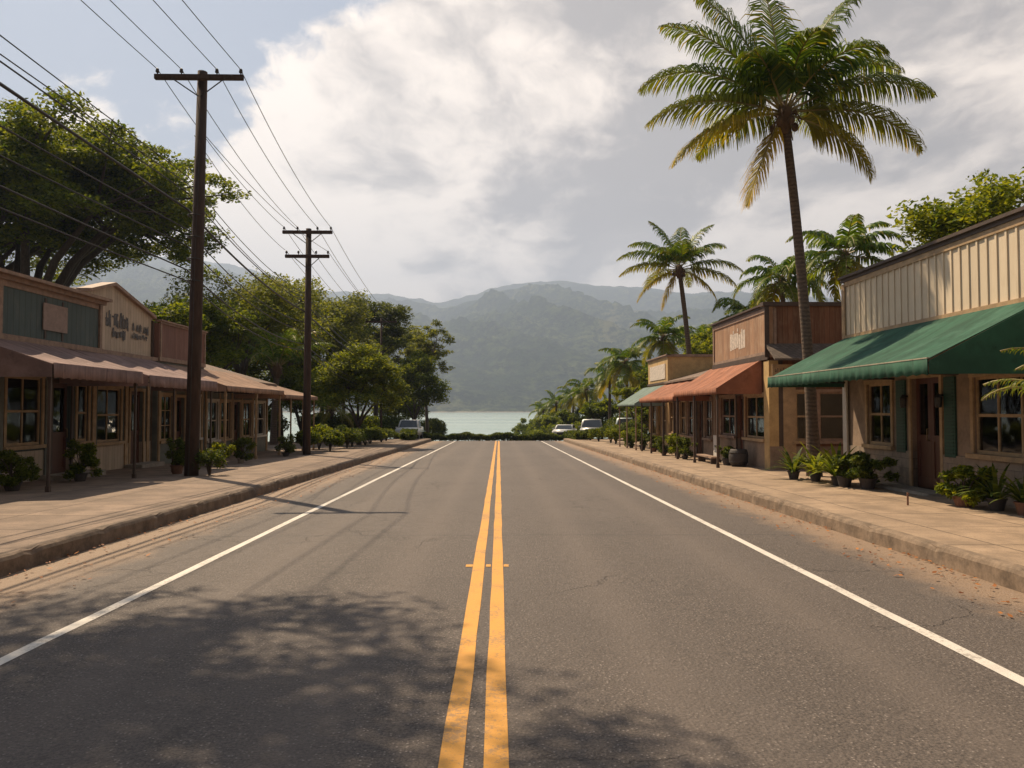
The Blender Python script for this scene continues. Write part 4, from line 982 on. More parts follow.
def frond_arrays(rng, base, az, el, L, droop, wid, n, dry=0, dryspread=.35, twist=0, leafw=.035, hang=.5):
    """returns rachis points, leaflet quads, dry values"""
    p = np.array(base, float); el_ = el; pts = [p.copy()]; steps = 14; ds = L / steps; dirs = []
    azv = az
    for i in range(steps):
        t = i / steps; d = np.array([math.cos(azv) * math.cos(el_), math.sin(azv) * math.cos(el_), math.sin(el_)]); dirs.append(d)
        p = p + d * ds; pts.append(p.copy()); el_ -= droop * (.35 + 2.3 * t) / steps; azv += twist / steps
    dirs.append(dirs[-1]); pts = np.array(pts); dirs = np.array(dirs); Q = []; D = []
    for k in range(n):
        t = .13 + .87 * (k + rng.random() * .5) / n; f = min(t * steps, steps - .001); i = int(f); w = f - i
        c = pts[i] * (1 - w) + pts[i + 1] * w; d = dirs[i]
        sd = np.cross(d, [0, 0, 1.0]); sd /= np.linalg.norm(sd) + 1e-9; upv = np.cross(sd, d)
        ll = wid * (math.sin(math.pi * min(1, .12 + .9 * t) ** .8) ** .6 * .9 + .14) * (1 - .22 * t) 
        for s in (-1, 1):
            if rng.random() < .05: continue
            l = ll * rng.uniform(.74, 1.10); fw = .35 + .75 * t + rng.uniform(-.08, .08)
            v = sd * s + d * fw + upv * rng.uniform(.02, .28); v /= np.linalg.norm(v)
            g = np.array([0, 0, -1.0]); h = hang * rng.uniform(.7, 1.3)
            v2 = v + g * h; v2 /= np.linalg.norm(v2); v3 = v + g * h * 2.6; v3 /= np.linalg.norm(v3)
            a = c; b_ = a + v * l * .4; e = b_ + v2 * l * .35; z = e + v3 * l * .25
            wv = d * leafw * (1 - .3 * t); 
            Q += [[a - wv * .4, a + wv * .4, b_ + wv * .5, b_ - wv * .5], [b_ - wv * .5, b_ + wv * .5, e + wv * .4, e - wv * .4], [e - wv * .4, e + wv * .4, z + wv * .06, z - wv * .06]]
            q = dry + dryspread * max(0, t - .55) * rng.uniform(0, 1.6) + (rng.random() < .05) * .4
            D += [min(1, q * .7), min(1, q), min(1, q * 1.3)]
    return pts, np.array(Q), np.array(D)

def palm(label, loc, top, trunk_r, L, fronds, seed, parts=False, wid=.75, n=44, group='coconut palms', leafw=.04, name='palm_tree', bend=.0, coco=True):
    """fronds: list of (azimuth deg, elevation deg, length factor, droop, dry)"""
    rng = np.random.default_rng(seed); rt = root(name, loc, label, 'palm tree', group); T = Vector(top)
    mb = MB(); pts = []; rad = []
    for i in range(13):
        t = i / 12; s = t * t * (1 - bend) + t * bend
        pts.append((T.x * s, T.y * s, -.3 + (T.z + .3) * t)); rad.append(trunk_r * (1.45 - .45 * min(1, t * 5)) * (1 - .30 * t))
    mb.tube(pts, rad, 12); mb.build('trunk', 'palm_bark', rt, smooth=True, local=True)
    allq, alld = [], []; ra = MB()
    for (az, el, lf, dr, dry) in fronds:
        az += rng.uniform(-4, 4); el += rng.uniform(-4, 4); dr *= rng.uniform(.88, 1.18); lf *= rng.uniform(.93, 1.05)
        a, e = R(az), R(el); base = (T.x + math.cos(a) * trunk_r * .6, T.y + math.sin(a) * trunk_r * .6, T.z + .05 + .12 * math.sin(e))
        P, Q, D = frond_arrays(rng, base, a, e, L * lf, dr, wid * (.8 + .2 * lf), n, dry, leafw=leafw, twist=rng.uniform(-.35, .35), hang=.62 + .45 * rng.random())
        if parts:
            rm = MB(); rm.tube([tuple(q) for q in P], [.032 * (1 - .8 * i / len(P)) + .004 for i in range(len(P))], 5)
            f = rm.build('frond', 'stalk', rt, smooth=True, local=True); np_quads('leaflets', Q, 'palm', f, dry=D)
        else: ra.tube([tuple(q) for q in P], [.03 * (1 - .8 * i / len(P)) + .004 for i in range(len(P))], 4); allq.append(Q); alld.append(D)
    if not parts:
        c = np_quads('crown', np.concatenate(allq), 'palm', rt, dry=np.concatenate(alld)); ra.build('frond_stalks', 'stalk', rt, smooth=True, local=True)
    hk = MB(); hk.tube([(T.x, T.y, T.z - .55), (T.x, T.y, T.z - .2), (T.x, T.y, T.z + .1), (T.x, T.y, T.z + .35)], [trunk_r * .75, trunk_r * 1.25, trunk_r * 1.3, trunk_r * .4], 10); 
    for i in range(9):
        a = i * .7; hk.tube([(T.x, T.y, T.z - .15), (T.x + math.cos(a) * .3, T.y + math.sin(a) * .3, T.z + .05 - .3 * (i % 2)), (T.x + math.cos(a) * .45, T.y + math.sin(a) * .45, T.z - .25 - .35 * (i % 2))], [.05, .035, .015], 5)
    hk.build('husk', 'husk', rt, smooth=True, local=True)
    if coco:
        for i in range(5):
            a = i * 1.3 + seed; m_ = MB(); c = (T.x + math.cos(a) * trunk_r * 1.9, T.y + math.sin(a) * trunk_r * 1.9, T.z - .38 - .08 * (i % 2)); m_.lathe([(.02, 0), (.08, .04), (.1, .12), (.08, .2), (.02, .25)], c, 8); m_.build('coconut', 'husk', rt, smooth=True, local=True)
    return rt

def auto_fronds(rr, n, drop=(.9, 1.5), els=(-40, 75)):
    out = []
    for i in range(n):
        t = (i + .5) / n; el = els[1] + (els[0] - els[1]) * t ** 1.05; out.append((i * 137.5 + rr.uniform(-15, 15), el + rr.uniform(-6, 6), rr.uniform(.85, 1.05) * (.8 + .2 * math.sin(math.pi * t)), rr.uniform(*drop) * (1.15 - .3 * t), max(0, (t - .62) * 1.6) * rr.uniform(.2, 1)))
    return out

# ------------------------------------------------------------------ palms, right
# the big palm: fronds laid out like the real crown (azimuth 0 = right, 90 = away, 180 = left, 270 = towards the camera)
big = [(180, 34, 1.08, .95, .03), (174, 54, 1.05, .8, 0), (163, 70, 1.08, .5, 0), (95, 86, 1.15, .25, .02), (18, 70, 1.08, .5, 0), (5, 47, 1.08, .95, 0), (356, 24, 1.06, .78, .08), (350, 4, .98, .75, .2),
       (186, 10, 1.05, .72, .12), (194, -14, .98, .6, .35), (196, -60, .72, .15, .8), (270, 62, .65, 1.1, .0), (90, 50, .9, .9, .05), (55, 22, .85, .8, .1), (125, 18, .85, .8, .1), (345, -20, .75, .7, .3), (310, 52, .7, 1.2, 0), (228, 50, .7, 1.2, 0)]
palm('tall coconut palm rising behind the far end of the green awning', (8.45, 20.0, S(20)), (-.74, -.1, 9.75), .155, 4.0, big, 5, parts=True, wid=1.36, n=104, leafw=.058, bend=.35)
mid = [(180, 34, 1.05, .95, .03), (172, 56, 1.0, .9, 0), (150, 72, 1.0, .6, 0), (70, 76, .95, .7, .0), (25, 70, 1.0, .6, 0), (6, 48, 1.0, .95, 0), (356, 22, 1.03, .8, .1), (350, 0, .95, .75, .25),
       (186, 10, 1.03, .72, .2), (194, -18, .92, .6, .45), (193, -58, .7, .2, .8), (270, 55, .7, 1.1, .0), (90, 45, .9, .9, .05), (60, 10, .85, .8, .15), (125, 8, .85, .8, .2), (340, -24, .75, .6, .45), (310, 48, .75, 1.2, 0), (230, 46, .75, 1.2, 0)]
palm('coconut palm with yellow lower fronds above the middle right shops', (12.3, 47.0, S(47)), (-.9, 0, 11.0), .19, 4.0, mid, 9, parts=False, wid=1.25, n=68, leafw=.075, bend=.3)

rr = random.Random(4)
def px2(x, y, Y):       # a point at distance Y seen at a given place: used only to read positions off the photo once
    return (x - 499) * Y / 750, 1.7 + (410 - y) * Y / 750
def small_palm(label, x, ytop, Y, L, n=18, seed=1, r=.16, wid=.8, els=(-45, 72), group='palms behind the right shops', name='palm_tree', base=None):
    X, Z = px2(x, ytop, Y); zb = ground_z(X, Y) if base is None else base; r_ = random.Random(seed)
    return palm(label, (X, Y, zb), (r_.uniform(-.3, .3), 0, Z - zb - L * .45), r, L, auto_fronds(r_, n, els=els), seed, wid=wid * 1.2, n=42, leafw=.10, group=group, coco=False, name=name)
small_palm('palm crown showing above the roof corner left of the cream parapet', 856, 222, 34, 3.3, 20, 31)
small_palm('palm behind the brown timber parapet, right of its top corner', 790, 252, 38, 3.2, 20, 32)
small_palm('low palm leaning out between the timber parapet and the tall trunk', 752, 292, 44, 3.0, 16, 33)
small_palm('palm standing behind the ochre parapet of the farthest right shop', 664, 318, 56, 3.4, 18, 34)
small_palm('second palm behind the ochre parapet, nearer the mountain side', 700, 324, 62, 3.4, 18, 35)
small_palm('palm just left of the farthest right awning, tallest of its row', 628, 345, 62, 3.3, 18, 36, group='palms along the right roadside')
rowp = [(610, 362, 70, 'palm over the parked silver car'), (588, 376, 80, 'palm behind the parked silver car, lower and left of its tall neighbour'), (572, 385, 92, 'palm at mid row beyond the right parked cars'), (556, 393, 108, 'palm near the water end of the right roadside row'), (542, 400, 124, 'smallest palm at the water end of the right roadside row'), (646, 360, 66, 'palm behind the grey green awning tip')]
for i, (x, yt, Y, lab) in enumerate(rowp): small_palm(lab, x, yt, Y, 3.4, 15, 50 + i, group='palms along the right roadside')

# broadleaf trees, right
def btree(label, x, ytop, Y, w, h, seed, mleaf='leaf', K=26, per=420, leaf=.2, trunk=.35, flat=.6, name='broadleaf_tree', group=None, csz=None, limbs=5, shell_=.5, mbark='bark', base_z=None):
    X, Z = px2(x, ytop, Y); zb = ground_z(X, Y); top = Z - zb; cc = (0, 0, top - h * .5)
    csz = csz or (w * .14, w * .24)
    return tree(name, label, 'tree', (X, Y, zb), max(.6, top - h * .95), trunk * .5, cc, (w * .5 - csz[0] * .5, w * .5 - csz[0] * .5, h * .5 - csz[0] * flat), K, per, leaf, mleaf, mbark, seed, limbs, flat, csz, group=group, shell_=shell_)
btree('tree spreading over the flat roof of the cream shop', 1010, 172, 27, 7.5, 4.0, 61, 'leaf_bright', 34, 330, .22)
btree('green tree behind the middle right shops, left of the timber parapet', 728, 322, 52, 7, 4.5, 62, 'leaf_bright', 26, 350, .24)
btree('small round green tree beside the farthest right awning', 640, 372, 55, 4.2, 5.0, 63, 'leaf_bright', 24, 350, .2)
btree('small dark tree at the end of the farthest right shop', 655, 392, 47, 3.0, 3.6, 64, 'leaf', 18, 300, .16)
for i, (x, yt, Y, w, h) in enumerate([(601, 398, 76, 5, 4), (575, 405, 90, 5, 4), (560, 409, 105, 6, 4), (546, 413, 118, 6, 3.6), (534, 417, 132, 6, 3.2), (524, 424, 146, 5, 2.6)]):
    btree(['rounded dark tree behind the parked silver car', 'low tree behind the parked white car on the right', 'low tree at the middle of the far right bank', 'low bushy tree near the right end of the water', 'second to last tree beside the right water edge', 'last low tree at the right water edge'][i], x, yt, Y, w, h, 70 + i, 'leaf', 18, 260, .32, .3, group='low trees on the far right bank')

# left big trees
LH = 13.6
def mk(P): return np.ones(len(P), bool)
tree('monkeypod_tree', 'huge spreading tree behind the teal parapet shop', 'tree', (-32.6, 52.0, -.9), 7.2, .62, (-.6, 0, 16.6), (13.0, 12.0, 5.6), 330, 1000, .29, 'leaf', 'bark', 11, 12, .42, (1.2, 2.6), .5, group='giant spreading trees on the left', shell_=.5, zmin=11.6)
tree('monkeypod_tree', 'huge spreading tree at the left edge behind the shops', 'tree', (-41.5, 56.0, -.9), 7.2, .66, (0, 0, 16.8), (13.6, 12.0, 5.8), 230, 950, .31, 'leaf', 'bark', 12, 12, .42, (1.3, 2.7), .5, group='giant spreading trees on the left', shell_=.5, zmin=11.2)
# the tree whose crown hangs over the near pavement and throws the shadow on the road
tree('shade_tree', 'overhanging tree beyond the left edge, throwing its leafy shadow on the near road', 'tree', (-10.6, 10.2, S(10.2)), 6.5, .2, (1.5, .9, 11.6), (4.3, 3.8, 1.0), 125, 300, .16, 'leaf', 'bark', 15, 6, .16, (.5, 1.15), .4, shell_=.1, zmin=10.9)

btree('loose grey green tree above the low shingle roof', 243, 268, 50, 9.5, 8.0, 81, 'leaf_grey', 42, 330, .22, .45, .7, group='tall airy trees behind the left shops')
btree('tall airy tree left of the second pole', 282, 272, 58, 8.5, 9.5, 82, 'leaf_grey', 42, 300, .24, .45, .7, group='tall airy trees behind the left shops')
btree('yellow green tree low behind the red board parapet', 215, 300, 44, 6.5, 5.5, 83, 'leaf', 26, 330, .2, .35, .6, group='tall airy trees behind the left shops')
btree('airy tree directly behind the second pole', 322, 285, 66, 9, 10, 84, 'leaf_grey', 40, 300, .26, .45, .7, group='tall airy trees behind the left shops')
btree('dark tree filling in behind the second pole', 262, 318, 62, 12, 9, 85, 'leaf', 40, 330, .28, .5, .6)
btree('dark layered tree right of the second pole', 376, 289, 74, 7.5, 8.5, 86, 'leaf_pine', 34, 330, .26, .45, .45, name='ironwood_tree')
btree('pale topped tree just left of the dark layered tree', 345, 292, 80, 6, 9.5, 87, 'leaf_grey', 28, 300, .28, .4, .6)
btree('bright yellow green rounded tree over the left hedge', 360, 349, 46, 6.0, 5.0, 88, 'leaf_bright', 60, 430, .17, .3, .5, shell_=.6)
btree('tall ragged tree nearest the water on the left', 428, 318, 76, 5.6, 9.4, 89, 'leaf_grey', 44, 200, .24, .35, .5, csz=(.7, 1.3), shell_=.25)
btree('drooping tree below the ragged tree on the left', 416, 352, 70, 6.0, 7.0, 90, 'leaf', 34, 300, .22, .3, .7)

btree('mid green tree filling the gap under the second pole', 330, 352, 64, 7, 6, 92, 'leaf', 30, 320, .24, .35)
btree('low tree behind the far end of the left shops', 300, 365, 54, 5.5, 5, 93, 'leaf', 26, 300, .2, .3)
btree('small tree behind the white pickup on the left', 398, 372, 82, 7, 7.5, 94, 'leaf', 34, 260, .26, .3)
btree('tall pale tree between the dark layered tree and the ragged tree', 396, 312, 88, 7.5, 11, 98, 'leaf_grey', 40, 260, .28, .4, .6)
btree('green tree peeking over the gabled cream shop', 160, 292, 40, 7, 5, 95, 'leaf', 26, 300, .2, .35)
X, Z = px2(275, 318, 46)
palm('broad leafy palm rising behind the low shingle roof', (X, 46, ground_z(X, 46)), (.2, 0, 4.9), .22, 4.4, [(i * 51 + 8, 62 - (i % 3) * 16, .9 + .1 * (i % 2), 1.0, .02) for i in range(14)], 96, wid=.9, n=34, leafw=.09, group=None, coco=False)
X, Z = px2(332, 380, 50)
palm('small grey green palm beside the foot of the second pole', (X, 50, ground_z(X, 50)), (0, 0, 2.4), .14, 2.6, auto_fronds(random.Random(3), 16, els=(-30, 75)), 97, wid=.6, n=30, leafw=.06, group=None, coco=False)

# shrubs
def shrub(label, x, y, w, h, seed, m='leaf_shrub', leaf=.12, n=5200, name='shrub', group='bushes along the pavements', base=None):
    rng = np.random.default_rng(seed); zb = (S(y) if (abs(x) < 13 and y < 61) else ground_z(x, y)) if base is None else base
    rt = root(name, (x, y, zb), label, 'bush', group); mb = MB(); rr_ = random.Random(seed)
    for i in range(7):
        a = rr_.uniform(0, 6.28); q = rr_.uniform(.2, .7) * w * .5; mb.tube([(0, 0, -.05), (math.cos(a) * q * .4, math.sin(a) * q * .4, h * .4), (math.cos(a) * q, math.sin(a) * q, h * rr_.uniform(.6, .9))], [.03, .02, .006], 5, cap=False)
    mb.build('stems', 'bark', rt, local=True, smooth=True)
    k = 16; d = rng.normal(size=(k, 3)); d /= np.linalg.norm(d, axis=1)[:, None]; d[:, 2] = np.abs(d[:, 2]) * 1.0 - .15
    cl = np.array([0, 0, h * .42]) + d * np.array([w * .34, w * .34, h * .36]) * rng.uniform(.7, 1.1, (k, 1))
    P = np.concatenate([in_ball(rng, n // k, c, (w * .2, w * .2, h * .2)) for c in cl]); P[:, 2] = np.maximum(P[:, 2], .03)
    np_quads('foliage', leaf_quads(rng, P, leaf, .5, .2), m, rt); return rt
def spiky(label, x, y, h, seed, pot='clay', n=26, name='potted_plant', m='leaf_shrub', wleaf=.05, group='potted plants in front of the shops', potr=.15, arch=1.3):
    rng = np.random.default_rng(seed); zb = S(y); rt = root(name, (x, y, zb), label, 'potted plant', group); ph = potr * 1.35
    MB().lathe([(potr * .68, 0), (potr * .95, ph * .9), (potr * 1.06, ph * .9), (potr * 1.06, ph), (potr * .9, ph), (potr * .88, ph * .88)], (0, 0, 0), 16).build('pot', pot, rt, smooth=False, local=True)
    Q = []
    for i in range(n):
        a = rng.random() * 6.283; el = rng.uniform(.5, 1.45); L = h * rng.uniform(.7, 1.1); p = np.array([math.cos(a) * potr * .3, math.sin(a) * potr * .3, ph * .9]); s = 7
        ww = wleaf * rng.uniform(.7, 1.2); prev = None
        for j in range(s + 1):
            t = j / s; w = ww * (math.sin(math.pi * (.12 + .86 * t)) ** .7 + .02); sd = np.array([-math.sin(a), math.cos(a), 0]) * w
            cur = (p - sd, p + sd)
            if prev is not None: Q.append([prev[0], prev[1], cur[1], cur[0]])
            prev = cur; e = el - arch * t * (1.2 - el * .4); p = p + np.array([math.cos(a) * math.cos(e), math.sin(a) * math.cos(e), math.sin(e)]) * L / s
    np_quads('leaves', np.array(Q), m, rt); return rt
def bushpot(label, x, y, w, h, seed, pot='clay', m='leaf_shrub', leaf=.08, n=900, group='potted plants in front of the shops', potr=None):
    rng = np.random.default_rng(seed); zb = S(y); rt = root('potted_plant', (x, y, zb), label, 'potted plant', group); potr = potr or .12 + .07 * rng.random(); ph = potr * (1.0 + .5 * rng.random()); h = h * .85
    MB().lathe([(potr * .7, 0), (potr, ph * .9), (potr * 1.08, ph * .9), (potr * 1.08, ph), (potr * .92, ph), (potr * .9, ph * .88)], (0, 0, 0), 16).build('pot', pot, rt, local=True)
    mb = MB(); rr_ = random.Random(seed); P = []
    n = int(n * 2.3)
    for i in range(18):
        a = rr_.uniform(0, 6.28); q = rr_.uniform(.1, 1) * w * .5; e = (math.cos(a) * q, math.sin(a) * q, ph * .6 + h * rr_.uniform(.08, 1)); mb.tube([(0, 0, ph * .8), (e[0] * .4, e[1] * .4, ph + (e[2] - ph) * .6), e], [.014, .01, .004], 4, cap=False)
        P.append(in_ball(rng, n // 18, e, (w * .17, w * .17, h * .17)))
    mb.build('stems', 'bark', rt, local=True)
    np_quads('leaves', leaf_quads(rng, np.concatenate(P), leaf, .42, .2), m, rt); return rt

spiky('leafy plant in a dark pot nearest the palm trunk, leftmost of the row', 7.45, 18.9, .75, 101, 'pot_dark', 40, wleaf=.04)
spiky('bright strap leaved plant right in front of the palm trunk', 7.75, 18.3, .85, 102, 'pot_dark', 42, m='leaf_bright', wleaf=.045)
spiky('largest spiky plant in the row before the palm trunk', 7.75, 17.1, .95, 103, 'pot_dark', 54, m='leaf_bright', wleaf=.045)
bushpot('round leafed bush in a pot under the far window of the cream shop', 8.0, 16.2, .95, .7, 104, 'pot_dark', n=1300, leaf=.1)
bushpot('small dark bush in a dark pot beside the doorstep of the cream shop', 7.75, 16.75, .6, .6, 105, 'pot_dark')
bushpot('reddish leafy potted bush under the near window of the cream shop', 8.05, 12.9, .8, .75, 106, 'clay', m='leaf_bright', leaf=.11)
spiky('spiky potted plant at the right edge of the photo', 8.25, 12.35, .75, 107, 'pot_dark', 34, wleaf=.035)
spiky('low ferny potted plant beside the reddish bush', 8.3, 11.75, .6, 108, 'clay', 40, wleaf=.03)
r_ = random.Random(6)
palm('potted areca palm just beyond the right edge, its frond tips reaching in', (7.15, 8.7, S(8.7)), (0, 0, 1.1), .05, 1.75, [(190, 62, 1, 1.1, 0), (172, 48, 1, 1.1, .05), (182, 74, 1, 1.2, 0)] + [(i * 40, 60, .9, 1.2, 0) for i in range(9)], 109, wid=.38, n=34, leafw=.022, group=None, coco=False, name='areca_palm')
MB().lathe([(.2, 0), (.3, .42), (.33, .42), (.33, .48), (.27, .48)], (7.15, 8.7, S(8.7)), 18).build('pot', 'clay', bpy.data.objects['areca_palm'])
# right row further on
bushpot('bushy potted plant against the timber shop corner', 7.6, 24.9, .6, .55, 110, 'pot_dark')
bushpot('bushy potted plant before the timber shop, by the middle post', 7.1, 28.6, .8, .8, 111, 'pot_dark', n=1100)
bushpot('tall potted bush before the low middle shop', 7.2, 30.2, .8, .95, 112, 'pot_dark', n=1100, m='leaf_bright')
bushpot('round potted bush halfway along the low middle shop', 7.0, 31.8, .8, .85, 113, 'clay', n=1100)
bushpot('potted bush at the far post of the low middle shop', 7.3, 35.4, .7, .7, 114, 'clay')
bushpot('potted bush under the grey green awning', 7.2, 37.6, .9, .8, 115, 'pot_dark', n=1100)
bushpot('second potted bush under the grey green awning, farther one', 7.1, 40.2, .9, .9, 116, 'pot_dark', n=1100)
# left row
bushpot('round potted bush at the left photo edge before the teal shop', -10.35, 16.2, .85, .8, 120, 'pot_dark', n=1400)
bushpot('dark potted bush beside the doorstep of the teal shop', -10.3, 18.7, .85, .95, 121, 'pot_dark', n=1400, m='leaf')


bushpot('upright potted bush just left of the near utility pole', -9.0, 21.2, .6, .9, 124, 'clay')
shrub('ferny bush growing round the foot of the near utility pole', -7.9, 20.7, 1.0, .9, 125, n=1500, leaf=.07)
bushpot('bright potted bush right of the near utility pole', -9.0, 24.4, .8, .85, 126, 'clay', m='leaf_bright', n=1100)
bushpot('potted bush in a pale stone pot before the red board shop', -9.0, 26.4, .8, .85, 127, 'pot_stone', n=1100)

bushpot('potted bush before the low left shop, nearer one', -8.8, 31.2, .8, .9, 129, 'pot_dark', n=1100)
shrub('dark bush before the low left shop, left of the second pole', -8.6, 34.0, 1.4, 1.25, 130, 'leaf')
shrub('dark rounded bush right at the foot of the second pole', -8.1, 36.2, 1.5, 1.2, 131, 'leaf')
shrub('yellow green bush beyond the last left awning', -9.2, 38.6, 1.9, 1.5, 132, 'leaf_bright')
nth = ['first', 'second', 'third', 'fourth', 'fifth', 'sixth', 'seventh', 'eighth', 'ninth']
for i, (x, y, w, h) in enumerate([(-8.1, 40.2, 1.9, 1.35), (-8.3, 42.6, 2.0, 1.2), (-8.0, 45.2, 2.1, 1.1), (-8.2, 48.0, 2.1, 1.2), (-8.0, 51.2, 2.0, 1.1), (-8.1, 54.0, 1.9, 1.0)]):
    shrub(f'{nth[i]} hedge bush past the left shops, counting towards the water', x, y, w, h, 140 + i, 'leaf' if i % 2 else 'leaf_shrub', group='hedge bushes past the left shops')
for i, (x, y, w, h) in enumerate([(7.6, 42.8, 1.5, 1.2), (7.9, 45.2, 1.9, 1.7), (7.3, 46.9, 1.6, 1.3), (7.4, 49.6, 1.7, 1.4), (7.0, 52.6, 1.7, 1.1), (6.8, 55.8, 1.6, .95)]):
    shrub(f'{nth[i]} hedge bush past the right shops, counting towards the water', x, y, w, h, 150 + i, 'leaf_shrub' if i % 2 else 'leaf_bright', group='hedge bushes past the right shops')

for i, (x, y, w, h, lab) in enumerate([(-10.5, 50.5, 3.4, 2.2, 'large bush behind the left hedge bushes, nearest the shops'), (-10.8, 57.0, 3.8, 2.4, 'large dark bush under the bright yellow green tree'), (-9.6, 67.0, 4.2, 2.6, 'large bush behind the white pickup'), (-13.5, 72.0, 5.0, 3.4, 'tall thicket behind the white pickup, away from the road'), (-14.5, 62.0, 4.6, 3.0, 'tall thicket under the left trees between bright tree and second pole'), (-18.5, 58.0, 5.0, 3.4, 'tall thicket behind the end of the low left shop'), (-7.2, 80.0, 3.6, 3.2, 'low spreading bush at the left water edge'), (10.5, 49.0, 3.6, 2.6, 'large bush beyond the farthest right shop'), (11.5, 66.0, 5.0, 3.2, 'thicket behind the parked silver car'), (9.5, 78.0, 5.0, 2.6, 'low thicket behind the parked white car on the right'), (8.6, 90.0, 6.0, 3.0, 'low thicket on the far right bank, nearer the cars'), (7.6, 106.0, 7.0, 3.2, 'low thicket midway down the far right bank'), (6.6, 122.0, 7.0, 3.0, 'low thicket near the tip of the far right bank'), (4.9, 136.0, 6.0, 2.4, 'last low thicket at the tip of the right bank by the water')]):
    shrub(lab, x, y, w, h, 170 + i, 'leaf' if i % 2 else 'leaf_shrub', leaf=.2, n=6500, group='undergrowth beyond the shops')
def hedge(label, x0, x1, y0, y1, h, seed, w=.9, n=9000):
    rng = np.random.default_rng(seed); xm, ym = (x0 + x1) / 2, (y0 + y1) / 2; zb = G(ym) + (0 if ym > 61 else .2)
    rt = root('hedge', (xm, ym, zb), label, 'hedge', 'clipped hedges'); L = math.hypot(x1 - x0, y1 - y0); t = rng.random(n) - .5
    ux, uy = (x1 - x0) / L, (y1 - y0) / L; v = rng.uniform(-.5, .5, n) * w; hh = h * (.86 + .16 * np.sin(t * L * 1.9) + .08 * np.sin(t * L * 5.1 + 1))
    z = rng.random(n) ** .6 * hh; P = np.stack([ux * t * L - uy * v, uy * t * L + ux * v, z + .02 + np.array([(G(ym + uy * q * L) - G(ym)) if ym < 61 else 0 for q in t])], axis=1)
    np_quads('foliage', leaf_quads(rng, P, .17, .6, .2), 'leaf_shrub', rt)
    mb = MB()
    for i in range(9): q = -.5 + (i + .5) / 9; mb.tube([(ux * q * L, uy * q * L, -.3), (ux * q * L, uy * q * L, h * .7)], .025, 5)
    mb.build('stems', 'bark', rt, local=True)
hedge('low hedge closing the end of the road before the water', -7.4, 6.6, 64.6, 64.6, .66, 160, 1.3, 16000)
hedge('low roadside hedge on the left before the road end', -6.8, -7.3, 55.5, 64.3, .75, 161, 1.1)
hedge('low roadside hedge on the right before the road end', 6.3, 6.0, 57.0, 64.2, .6, 162, 1.0)

# ------------------------------------------------------------------ street things
# fallen leaves along the kerbs
def litter(x0, x1, y0, y1, n, seed, label):
    rng = np.random.default_rng(seed); x = x0 + (x1 - x0) * rng.random(n) ** 2.2; y = y0 + (y1 - y0) * rng.random(n) ** 1.3
    z = np.array([G(q) for q in y]) + .012; P = np.stack([x, y, z], axis=1)
    tag(np_quads('fallen_leaves', leaf_quads(rng, P, .055, .55, 2.2, .5), 'litter'), label, 'leaf litter', None, 'stuff')
litter(5.17, 4.3, 3, 45, 900, 1, 'dry orange leaves in the right gutter')
litter(-5.43, -4.3, 4, 45, 700, 2, 'dry orange leaves in the left gutter')

# white panel and dark bin by the timber shop
t = root('notice_board', (7.75, 26.6, S(26.6)), 'small white notice board leaning by the timber shop', 'notice board')
Fn = FX(1, 7.75)
MB().box(26.35, 26.95, .0, .03, S(26.6) + .12, S(26.6) + .95, Fn).build('panel', 'white_board', t, bevel=.005)
mb = MB(); mb.box(26.36, 26.40, -.25, -.005, S(26.6) - .01, S(26.6) + .06, Fn).box(26.9, 26.94, -.25, -.005, S(26.6) - .01, S(26.6) + .06, Fn)
mb.box(26.36, 26.40, -.03, -.001, S(26.6) + .061, S(26.6) + .9, Fn).box(26.9, 26.94, -.03, -.001, S(26.6) + .061, S(26.6) + .9, Fn); mb.build('stand', 'trim_dark', t)
MB().box(26.5, 26.8, .031, .034, S(26.6) + .52, S(26.6) + .6, Fn).box(26.48, 26.82, .031, .034, S(26.6) + .35, S(26.6) + .38, Fn).build('marking', 'plaster_grey', t)
t = root('barrel_planter', (7.75, 24.2, S(24.2)), 'dark rounded barrel standing under the salmon awning', 'barrel')
MB().lathe([(.22, 0), (.3, .18), (.31, .34), (.27, .52), (.24, .56), (.22, .56), (.2, .5)], (7.75, 24.2, S(24.2)), 20).build('body', 'pot_dark', t, smooth=True)
mb = MB()
for z in (.12, .42): mb.lathe([(.30, 0), (.305, .01), (.305, .03), (.30, .04)], (7.75, 24.2, S(24.2) + z), 20)
mb.build('hoop', 'metal', t)
t = root('planter_bench', (7.3, 26.2, S(26.2)), 'low timber step bench before the salmon awning shop', 'bench')
mb = MB(); mb.box(7.2, 7.5, 25.4, 27.3, S(26.2) + .2, S(26.2) + .25); mb.build('seat', 'trim_tan', t)
for yy in (25.5, 27.1): MB().box(7.22, 7.48, yy, yy + .08, S(26.2) - .02, S(26.2) + .199).build('leg', 'trim_dark', t)
# small sign post at right pavement edge
t = root('short_post', (7.2, 13.15, S(13.15)), 'short rusty stake at the pavement edge before the near window', 'post')
MB().tube([(7.2, 13.15, S(13.15) - .05), (7.2, 13.15, S(13.15) + .2), (7.21, 13.15, S(13.15) + .21)], [.018, .016, .03], 7).build('stake', 'clay', t)

